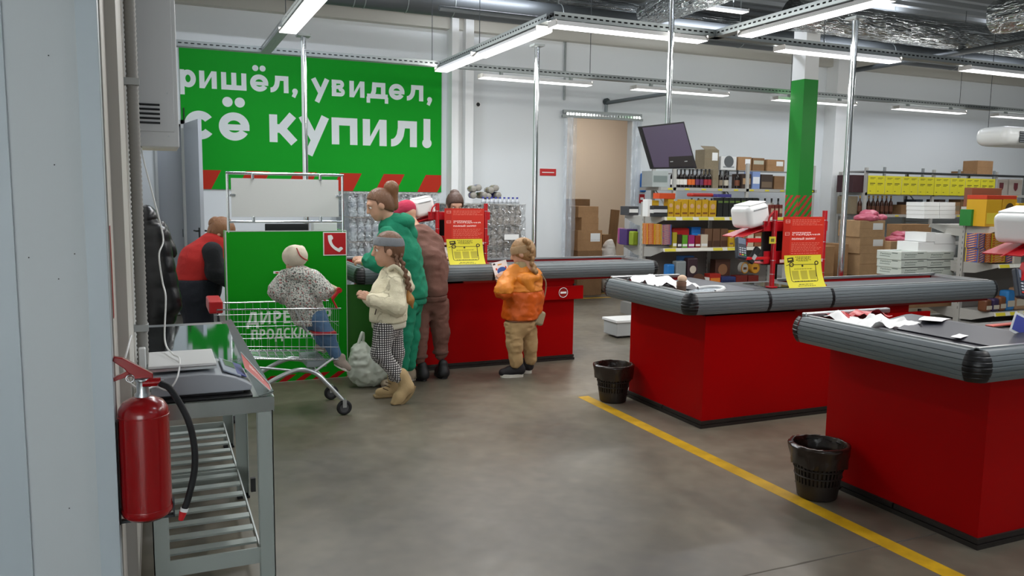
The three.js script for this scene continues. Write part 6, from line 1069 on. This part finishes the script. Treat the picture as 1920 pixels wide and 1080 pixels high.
for (let i = 0; i < 5; i++) carton(['cream', 'rust brown', 'mustard', 'violet grey', 'tan'][i] + ' biscuit pack on the second shelf behind the red stand', 1402 + i * 14, 1414 + i * 14, 432 + (i % 2) * 3, ZA, yA2, .1, mat([0xc9b9a0, 0x8f5a3a, 0xb8a23c, 0x6a5a78, 0xb49a7c][i], .5), { band: mat(0xd9cfb9, .5), group: 'packs behind the red stand' });
// gondola A, base shelf
[[1252, 1266, 496, 0x2c78c0], [1268, 1288, 490, 0x8c9496], [1290, 1310, 484, 0x3d2c33]].forEach(([a, b, t, c], i) => carton(['blue biscuit bag', 'silver grey crisp bag', 'dark bag with a pale round emblem'][i] + ' on the base shelf behind the second till', a, b, t, ZA, .42, .1, mat(c, .35), { cat: 'bag', r: .02, oval: i === 2 ? mat(0xc9bfb0, .5) : undefined, cap: M.white }));
carton('blue printed box behind the crisp bags', 1276, 1302, 480, ZA - .14, .42, .1, mat(0x3f6fae, .5), { band: mat(0x8fb0d8, .5) });
carton('white tray of biscuits on the base shelf', 1288, 1331, 522, ZA + .02, .42, .1, mat(0xd3d2cc, .5), { oval: mat(0x5a3a2a, .5) });
carton('red and orange box on the base shelf', 1331, 1352, 514, ZA + .02, .42, .12, mat(0xa8281c, .45), { band: mat(0xd9822c, .5) });
carton('brown gift box with a heart-shaped mark on the base shelf', 1342, 1370, 487, ZA - .14, .42, .12, mat(0x4a2c20, .5), { oval: mat(0x8a6142, .5) });
carton('blue low tray on the base shelf', 1353, 1380, 520, ZA, .42, .14, mat(0x2c3a6e, .5), { cat: 'tray', band: mat(0x1d2850, .5) });
carton('dark red box on the base shelf next to the blue low tray', 1380, 1402, 517, ZA, .42, .12, mat(0x6e1f18, .5), { group: 'dark red boxes' }); carton('dark red box on the base shelf beside the red stand', 1403, 1423, 517, ZA, .42, .12, mat(0x6e1f18, .5), { group: 'dark red boxes' });
{ const q = at(1413, 506, 'z', ZA - .02); const t = thing('cookie_jar', 'round yellow cookie tin with a dark mark above the dark red boxes', 'jar', [q.x, q.y - .06, q.z]); part(t, 'tin', cyl(.075, .075, .06, 28, 0, .09, 0, Math.PI / 2), mat(0xc48e2e, .4)); part(t, 'lid', tf(new THREE.TorusGeometry(.07, .008, 8, 28), 0, .09, .03), mat(0xa8741f, .4)); part(t, 'mark', box2(-.03, .03, .07, .1, .03, .033), mat(0x5d3512, .5));
  const s = copy(t, [q.x - .16, q.y - .06, q.z - .02], .2, 'round clear sweet tin beside the yellow cookie tin'); s.children[0].material = mat(0xa8a7a2, .3); }
// gondola A, wall side
{ const ZL = GA.z - .1; carton('purple carton on the wall side of the shelf end', 1176, 1196, 430, ZL - .1, yA2, .2, mat(0x46286c, .5), {}); carton('colourful sweet bag on the wall side of the shelf end', 1166, 1175, 428, ZL - .3, yA2, .12, mat(0x9c3f80, .4), { cat: 'bag', r: .02 }); carton('green and yellow sweet bag on the wall side of the shelf end', 1186, 1198, 434, ZL + .0, yA2, .1, mat(0x8da22c, .4), { cat: 'bag', r: .02 }); carton('stack of black and white packs on the wall side of the shelf end', 1178, 1198, 387, ZL - .15, yA, .2, mat(0x3b3c40, .5), { band: M.white }); }
{ const q = at(1205, 345, 'z', ZB + .02), t = thing('sanitizer_dispenser', 'blue framed dispenser on the wall beside the storage doorway', 'dispenser', [q.x, q.y - .13, ZB + .002]); part(t, 'frame', rbox(.11, .3, .06, .03, 0, .15, .03), mat(0x1f66b4, .4)); part(t, 'window', rbox(.06, .2, .01, .01, .01, .16, .062), mat(0x9cc0d8, .3)); const s = thing('red_wall_label', 'small red label below the blue dispenser', 'sign', [q.x, q.y - .3, ZB + .002]); part(s, 'plate', box2(-.05, .05, 0, .14, 0, .01), mat(0xb3242a, .4)); part(s, 'print', box2(-.03, .03, .05, .09, .01, .012), M.white); }
// rack with posters
const posterTex = canvasTex(256, 256, (g, w, h) => { g.fillStyle = '#d9d025'; g.fillRect(0, 0, w, h); g.fillStyle = '#6f6a1c'; for (const x of [30, 146]) { for (const [y, l, k] of [[26, 80, 8], [42, 60, 6], [100, 78, 14], [122, 56, 8], [210, 22, 10]]) g.fillRect(x, y, l, k); } g.fillStyle = '#b9b11f'; g.fillRect(126, 0, 3, h); });
M.poster = mat(0xffffff, .6, 0, { map: posterTex });
{ const z = RZ + .02, yt = at(1700, 331, 'z', z).y, yb = at(1700, 365, 'z', z).y, X0 = at(1627, 345, 'z', z).x, X1 = at(1866, 345, 'z', z).x, n = 8, w = (X1 - X0) / n;
  for (let i = 0; i < n; i++) { const t = thing('price_poster', `yellow price poster, ${ORD[i]} from the burgundy carton`, 'poster', [X0 + w * (i + .5), yb, z], 0, 'yellow price posters'); part(t, 'sheet', box2(-w / 2 + .004, w / 2 - .004, 0, yt - yb, -.002, 0), M.tagYellow); part(t, 'print', printGeo(w - .008, yt - yb, 0).translate(0, (yt - yb) / 2, .0005), M.poster); }
  const a = at(1634, 321, 'z', z + .1), t = thing('poster_rail', 'long dark rail above the yellow price posters', 'rail', [a.x, a.y, z]); part(t, 'bar', rod(V(0, 0, 0), V(17.1 - a.x, 0, 0), .014), M.darkSteel); for (let i = 0; i < 6; i++) part(t, 'holder', box2(.4 + i * .9, .44 + i * .9, -.15, .08, -.03, 0), M.grey);
  for (let i = 0; i < 8; i++) bottle(`golden-necked bottle under the posters, ${ORD[i]} from the tan carton`, 1616 + i * 8.3, 367, RZ - .04, at(1625, 402, 'z', RZ).y, .034, amber, mat(0x5a3420, .6), 'golden necked bottles', mat(0xb08a3c, .35, .5));
  carton('dark burgundy carton behind the first poster', 1600, 1626, 328, RZ - .05, at(1625, 361, 'z', RZ).y, .35, mat(0x3c1f24, .6), {});
  carton('tan carton on the rack below the posters', 1596, 1609, 368, RZ - .1, at(1625, 402, 'z', RZ).y, .3, M.kraftGrey, {});
  for (let i = 0; i < 9; i++) carton(`mixed carton under the posters, ${ORD[i]} from the golden-necked bottles`, 1690 + i * 14, 1703 + i * 14, 384 - (i % 3) * 5, RZ - .06, at(1625, 402, 'z', RZ).y, .25, [M.kraftDark, mat(0x4a3a34, .6), mat(0x3d4650, .6), M.kraft][i % 4], { band: i % 2 ? mat(0x8d7b60, .6) : undefined, group: 'cartons under the posters' });
  [[1866, 1891], [1893, 1918]].forEach(([p, q], i) => { const t = carton(`pale grey carton with a dark red shield, ${ORD[i]} from the posters`, p, q, 336, RZ - .02, at(1625, 361, 'z', RZ).y, .3, mat(0xa79e94, .6), { group: 'cartons with red shields', ry: 0 }); const w2 = .055, s = new THREE.Shape(); s.moveTo(-w2, .07); s.lineTo(w2, .07); s.lineTo(w2, .0); s.quadraticCurveTo(w2, -.05, 0, -.08); s.quadraticCurveTo(-w2, -.05, -w2, 0); s.closePath(); part(t, 'shield', new THREE.ExtrudeGeometry(s, { depth: .002, bevelEnabled: false }).translate(0, .15, .151), mat(0x5e2028, .5)); });
  carton('brown carton standing on top of the poster rack', 1834, 1863, 301, RZ - .15, at(1850, 327, 'z', RZ).y, .3, M.kraft, { seam: 1 }); carton('small open carton on top of the poster rack', 1806, 1832, 321, RZ - .15, at(1850, 327, 'z', RZ).y, .25, M.kraftDark, {});
  item('rack_top_board', box2(0, 6.3, -.02, 0, 0, .5), M.shelfDark, 'thin top board of the poster rack', 'shelf', [10.85, at(1850, 327, 'z', RZ).y, -10.6]);
}
// cardboard boxes and pink bags on pallets
function pallet(label, x, z, w, d, n, y0 = 0) { const wood = mat(0xa88a5e, .8, 0, { map: boardTex }), t = thing('wooden_pallet', label, 'pallet', [x, y0, z], 0, 'wooden pallets'); for (let k = 0; k < n; k++) { const y = k * .14; for (let i = 0; i < 5; i++) part(t, 'board', box(.1, .02, d, -w / 2 + .06 + i * (w - .12) / 4, y + .13, 0), wood); for (let i = 0; i < 3; i++) part(t, 'runner', box(w, .09, .09, 0, y + .065, -d / 2 + .05 + i * (d - .1) / 2), wood); for (let i = 0; i < 3; i++) part(t, 'bottom_board', box(.1, .02, d, -w / 2 + .06 + i * (w - .12) / 2, y + .01, 0), wood); } return t; }
{ const z = -9.15, yb = at(1625, 508, 'z', z).y, b0 = at(1600, 508, 'z', z);
  pallet('stacked wooden pallets under the cardboard boxes', b0.x + 1.02, z - .42, 1.7, .8, 3);
  const Y = .425, st = (label, p0, p1, rows, group, dz = 0) => rows.forEach(([t, y], i) => { const o = carton(['bottom ', 'middle ', 'top '][rows.length === 2 && i ? 2 : i] + label, p0, p1, t, z + dz, i ? at(p0, rows[i - 1][0], 'z', z + dz).y : Y, .42, M.kraftLight, { tape: 1, seam: 1, sticker: i > 0, group, ry: 0, name: 'cardboard_box' }); void o; });
  st('large cardboard box in the taller stack beside the chrome pole', 1612, 1661, [[476, 0], [445, 0], [414, 0]], 'boxes in the taller stack');
  st('large cardboard box in the lower stack with pink bags', 1670, 1720, [[482, 0], [453, 0]], 'boxes in the lower stack', .12);
  carton('cardboard box behind the lower stack with pink bags', 1690, 1748, 421, z - .5, Y, .3, M.kraft, { seam: 1 });
  carton('small cardboard box beside the foot of the chrome pole', 1548, 1566, 462, z - .05, 0, .35, M.kraft, { seam: 1 }); carton('narrow cardboard box behind the chrome pole', 1580, 1592, 458, z - .1, 0, .35, M.kraft, { seam: 1 });
  const pinkM = mat(0xc8637a, .3, 0, { transmission: .12, thickness: 0 });
  const bag = (label, px0, py0, dz, w, h, d) => { const q = at(px0, py0, 'z', z - .15 + dz), g = soft([ELL(V(0, 0, 0), V(w, h, d))], { cell: .016, wrinkle: [.03, 12, 1.5], clip: (x, y) => -h * .7 - y }); const t = thing('pink_bag', label, 'bag', V(q.x, q.y, q.z)); part(t, 'bag', g, pinkM); part(t, 'knot', cyl(.012, .03, .05, 8, w * .95, 0, 0, 0, 0, -1.3), pinkM); };
  bag('wide pink plastic bag on the taller stack of boxes', 1624, 409, .02, .2, .06, .16); bag('pink plastic bag lying on top of the wide pink bag', 1630, 401, -.04, .15, .06, .12); bag('small pink plastic bag at the edge of the taller stack', 1650, 408, 0, .1, .05, .1);
  bag('wide pink plastic bag on the lower stack of boxes', 1680, 449, .1, .2, .05, .16); bag('pink plastic bag lying on top of the lower stack', 1690, 440, .06, .16, .05, .13); }
// gondola B
{ const ZR = GB.z + .43, y2 = bY[2], y1 = bY[1], y0 = bY[0], ZL = GB.z - .12;
  carton('green carton beside the post of the snack shelf', 1822, 1838, 393, ZR - .25, y2, .15, mat(0x1f7a2e, .5), {}); { const t = carton('copper coloured display box tilted on the top shelf', 1822, 1880, 352, ZR - .38, y2, .1, mat(0x7c4a32, .4), { band: mat(0x9c6a4c, .4), cat: 'box', ry: 0 }); void t; }
  carton('large yellow carton with a red top on the top shelf', 1850, 1880, 374, ZR - .1, y2, .25, mat(0xcf9f18, .45), { band: mat(0xd8c33a, .5), b0: .1, b1: .5, ry: 0 }); carton('large yellow carton with dark figures on the top shelf', 1881, 1908, 373, ZR - .1, y2, .25, mat(0xc9981a, .45), { oval: mat(0x4a3a1c, .5), ry: 0 }); carton('red lid lying on the yellow cartons', 1850, 1908, 366, ZR - .1, at(1870, 374, 'z', ZR - .1).y, .25, mat(0xc23a1a, .45), { ry: 0, cat: 'lid' }); carton('yellow carton at the right edge of the top shelf', 1910, 1935, 381, ZR - .06, y2, .25, mat(0xcba31e, .45), { oval: mat(0x3a3a1c, .5), ry: 0 });
  [[1835, 1846, snackB], [1847, 1858, snackA], [1859, 1885, snackC], [1886, 1900, snackB]].forEach(([a, b, m]) => rowY(2, 438, 492).forEach(([t, q], i) => snackBox(`${i ? 'lower' : 'upper'} striped snack box on the middle shelf, ${ORD[{ 1835: 0, 1847: 1, 1859: 2, 1886: 3 }[a]]} column from the post`, a, b, t, q, ZR - .02, .16, m, 'striped snack boxes on the middle shelf')));
  carton('small cream carton beside the striped snack boxes', 1902, 1916, 474, ZR, y1, .12, mat(0xc8bfae, .5), {});
  [[1850, 1862, 562, 0x6a4028], [1864, 1876, 560, 0x3a2c50], [1877, 1889, 556, 0x7a4a2c], [1890, 1906, 545, 0x2f7fc0], [1907, 1930, 540, 0xb08a6a]].forEach(([a, b, t, c], i) => carton(['brown', 'violet', 'rust', 'blue', 'beige'][i] + ' snack bag on the lower shelf behind the tills', a, b, t, ZR - .02, y0, .12, mat(c, .4), { cat: 'bag', r: .03, band: mat(0xcfc6b2, .5), b0: .2, b1: .5 }));
  rowY(4, 379, 410).forEach(([t, b], k) => [[1733, 1761], [1762, 1791]].forEach(([p, q]) => { const s = snackBox(`white wrapped pack in the ${ORD[k]} layer from the top, ${p < 1750 ? 'away from' : 'beside'} the post`, p, q, t, b, ZL - .05, .25, M.white, 'white wrapped packs'); s.children[0].material = M.white; void k; }));
  [[1737, 1753, 436, 453], [1754, 1791, 438, 457], [1722, 1750, 454, 476], [1751, 1791, 458, 478]].forEach(([p, q, t, b], i) => snackBox(['small upper', 'wide upper', 'small lower', 'wide lower'][i] + ' plain white carton in the pile behind the snack shelf', p, q, t, b, ZL - .05, .3, M.white, 'plain white cartons'));
  const crateTex = canvasTex(256, 128, (g, w, h) => { g.fillStyle = '#c3cbc3'; g.fillRect(0, 0, w, h); g.fillStyle = '#5d6a62'; g.font = 'italic bold 34px sans-serif'; g.fillText('Twister', 30, 60); g.fillRect(160, 24, 60, 12); g.fillRect(30, 80, 110, 8); g.fillStyle = '#eef0ee'; g.fillRect(0, 0, w, 10); });
  const cm = mat(0xffffff, .6, 0, { map: crateTex }); rowY(3, 472, 516).forEach(([t, b], i) => [[1690, 1738], [1739, 1788]].forEach(([p, q]) => snackBox(`${['top', 'middle', 'bottom'][i]} pale green printed crate in the column ${p < 1700 ? 'next to the cardboard boxes' : 'next to the shelf post'}`, p, q, t, b, ZL - .02, .35, cm, 'pale green crates')));
  const cb = at(1740, 516, 'z', ZL - .02), ca = at(1690, 516, 'z', ZL - .02), cz = at(1788, 516, 'z', ZL - .02); item('crate_platform', box2(ca.x - cb.x, cz.x - cb.x, 0, cb.y - y0 - .002, -.35, 0), M.kraftDark, 'brown low box under the pale green crates', 'box', [cb.x, y0 + .001, ZL - .02]);
}
// ---------------------------------------------------------------- wrapped pallets behind the first till
function wrapped(label, x0, x1, z, ytop, layers, glass, lab) {
  const w = x1 - x0, t = thing('wrapped_pallet', label, 'pallet', [(x0 + x1) / 2, 0, z - .5]), lh = (ytop - .15) / layers, nb = Math.round(w / .085);
  const wood = mat(0x9c8058, .8); for (let i = 0; i < 5; i++) part(t, 'pallet_board', box(.1, .02, 1, -w / 2 + .06 + i * (w - .12) / 4, .13, 0), wood); for (let i = 0; i < 3; i++) part(t, 'pallet_runner', box(w, .11, .1, 0, .06, -.45 + i * .45), wood);
  const bg = lathe([[0, 0], [.036, 0], [.04, .01], [.04, lh * .28], [.036, lh * .34], [.04, lh * .4], [.04, lh * .62], [.018, lh * .82], [.016, lh * .95], [0, lh * .95]], 10), lg = cyl(.0405, .0405, lh * .22, 10, 0, lh * .5, 0);
  for (let l = 0; l < layers; l++) { const y = .145 + l * lh; for (let i = 0; i < nb; i++) { const b = part(t, 'bottle', bg, glass); b.position.set(-w / 2 + .045 + i * (w - .09) / (nb - 1), y, .45); const k = mesh('label', lg, lab, b); void k; } part(t, 'layer_fill', box2(-w / 2 + .03, w / 2 - .03, y, y + lh * .93, -.48, .40), lab); part(t, 'layer_sheet', box2(-w / 2, w / 2, y + lh * .955, y + lh * .975, -.5, .5), mat(0x8d8678, .7)); }
  const g = new THREE.BoxGeometry(w + .05, ytop - .1, 1.04, 60, 60, 30), p = g.attributes.position; for (let i = 0; i < p.count; i++) { const X = p.getX(i), Y = p.getY(i), Z = p.getZ(i), s = .02 * (noise3(X * 4 + x0, Y * 11, Z * 4) - .5) + .012 * Math.abs(noise3(X * 9 + Y * 14, Y * 22, Z * 9) - .5); const sx = Math.abs(X) > w / 2 ? Math.sign(X) : 0, sz = Math.abs(Z) > .5 ? Math.sign(Z) : 0; p.setX(i, X + sx * s); p.setZ(i, Z + sz * s); }
  g.computeVertexNormals(); g.translate(0, .1 + (ytop - .1) / 2, 0); part(t, 'stretch_film', g, mat(0xf2f4f4, .1, 0, { transmission: .78, thickness: 0, ior: 1.4, bumpMap: foilBump, bumpScale: .05 }));
  return t;
}
wrapped('pallet of clear water bottles in stretch film behind the woman in green', 2.10, 3.16, -9.5, 1.60, 5, mat(0xa9b6bc, .1), mat(0x8d9aa6, .5));
wrapped('pallet of brown drink bottles in stretch film behind the red notice', 3.30, 4.32, -9.5, 1.47, 5, mat(0x85796b, .15), mat(0x6f665c, .5));
{ const y = 1.49; for (const [px0, py0] of [[889, 354], [899, 352], [890, 366], [906, 366], [917, 368], [930, 353], [921, 357], [931, 366]]) { const q = at(px0, py0, 'z', -9.75), t = thing('loose_bottle', 'grey plastic bottle lying on top of the wrapped brown pallet', 'bottle', [q.x, Math.max(y + .045, q.y), -9.85], rr(-.3, .3), 'loose bottles on the pallet'); part(t, 'bottle', tf(lathe([[0, 0], [.03, 0], [.042, .012], [.042, .2], [.02, .26], [.017, .28], [0, .28]], 14), 0, 0, .14, -Math.PI / 2), mat(0x8f8c84, .2)); part(t, 'label', cyl(.043, .043, .06, 14, 0, 0, .04, Math.PI / 2), rnd() > .5 ? mat(0x4a4a90, .5) : mat(0x8a7f60, .5)); }
  for (let i = 0; i < 9; i++) { const q = at(908 + i * 8, 374, 'z', -9.62); const t = thing('upright_bottle', `small blue-capped bottle on the brown pallet, ${ORD[i]} from the lying bottles`, 'bottle', [q.x, 1.475, -9.66], 0, 'blue capped bottles'); part(t, 'bottle', lathe([[0, 0], [.026, 0], [.026, .03], [.012, .055], [.012, .07], [0, .07]], 10), mat(0xb7bcc2, .2)); part(t, 'cap', cyl(.014, .014, .02, 10, 0, .07, 0), mat(0x3b3f9c, .4)); }
  item('paper_note', box2(-.1, .1, 0, .07, 0, .002), M.white, 'white paper note on the stretch film of the brown pallet', 'note', [at(962, 444, 'z', -9.4).x, at(962, 450, 'z', -9.4).y, -9.445]); }
// ---------------------------------------------------------------- boxes in the storage room
{ const z = -11.9, bx = (label, p0, p1, t, b, dz, m, o = {}) => { const A = at(p0, t, 'z', z + dz), B = at(p1, b, 'z', z + dz); return carton(label, p0, p1, t, z + dz, Math.max(0, b > 500 ? 0 : B.y), .45, m, { tape: 1, seam: 1, name: 'storage_box', ry: 0, ...o }); };
  bx('tall cardboard box at the foot of the storage stack', 1062, 1090, 437, 999, 0, M.kraft); bx('middle cardboard box with an open lid in the storage stack', 1056, 1090, 395, 437, 0, M.kraft); bx('flat cardboard box lying on the storage stack', 1067, 1107, 373, 394, -.03, M.kraftDark);
  bx('wide cardboard box standing on the storage floor', 1083, 1130, 470, 999, .62, M.kraftDark); bx('wide cardboard box with a white label in the storage room', 1083, 1130, 432, 470, .62, M.kraft, { sticker: 1 }); bx('cardboard box above the labelled box in the storage room', 1090, 1123, 408, 432, .62, M.kraft); bx('topmost cardboard box of the storage room corner', 1084, 1123, 387, 408, .62, M.kraft);
  bx('low cardboard box beside the folded carton', 1130, 1146, 440, 999, .1, M.kraftDark);
  const q = at(1152, 470, 'z', z), t = thing('folded_carton', 'flattened brown carton leaning in the storage room', 'carton', [q.x, 0, z - .1]); part(t, 'sheet', box(.16, 1.35, .03, 0, .68, 0, 0, 0, -.08), M.kraftDark); part(t, 'flap', box(.15, .6, .02, -.02, .36, .03, 0, 0, -.05), M.kraft);
  const s = at(1140, 480, 'z', z + .3), w = thing('white_sack', 'crumpled white plastic sack among the storage boxes', 'sack', [s.x, 0, z + .3]); part(w, 'sack', soft([ELL(V(0, .4, 0), V(.16, .42, .15)), ELL(V(.03, .78, 0), V(.08, .1, .08))], { k: .05, cell: .016, wrinkle: [.02, 12], clip: (x, y) => .002 - y }), mat(0xdcdad6, .6)); }
// white crate beside the far end of the second till
{ const q = at(1155, 630, 'y', 0), t = thing('white_crate', 'white plastic crate on the floor behind the second till', 'crate', [q.x + .12, 0, q.z]); part(t, 'body', rbox(.4, .16, .3, .01, 0, .1, 0), M.lightGrey); part(t, 'rim', rbox(.43, .03, .33, .006, 0, .19, 0), M.white); part(t, 'foot', [box2(-.18, -.12, 0, .03, .05, .12), box2(.1, .16, 0, .03, .05, .12)], M.black); }
renderer.render(scene, camera);
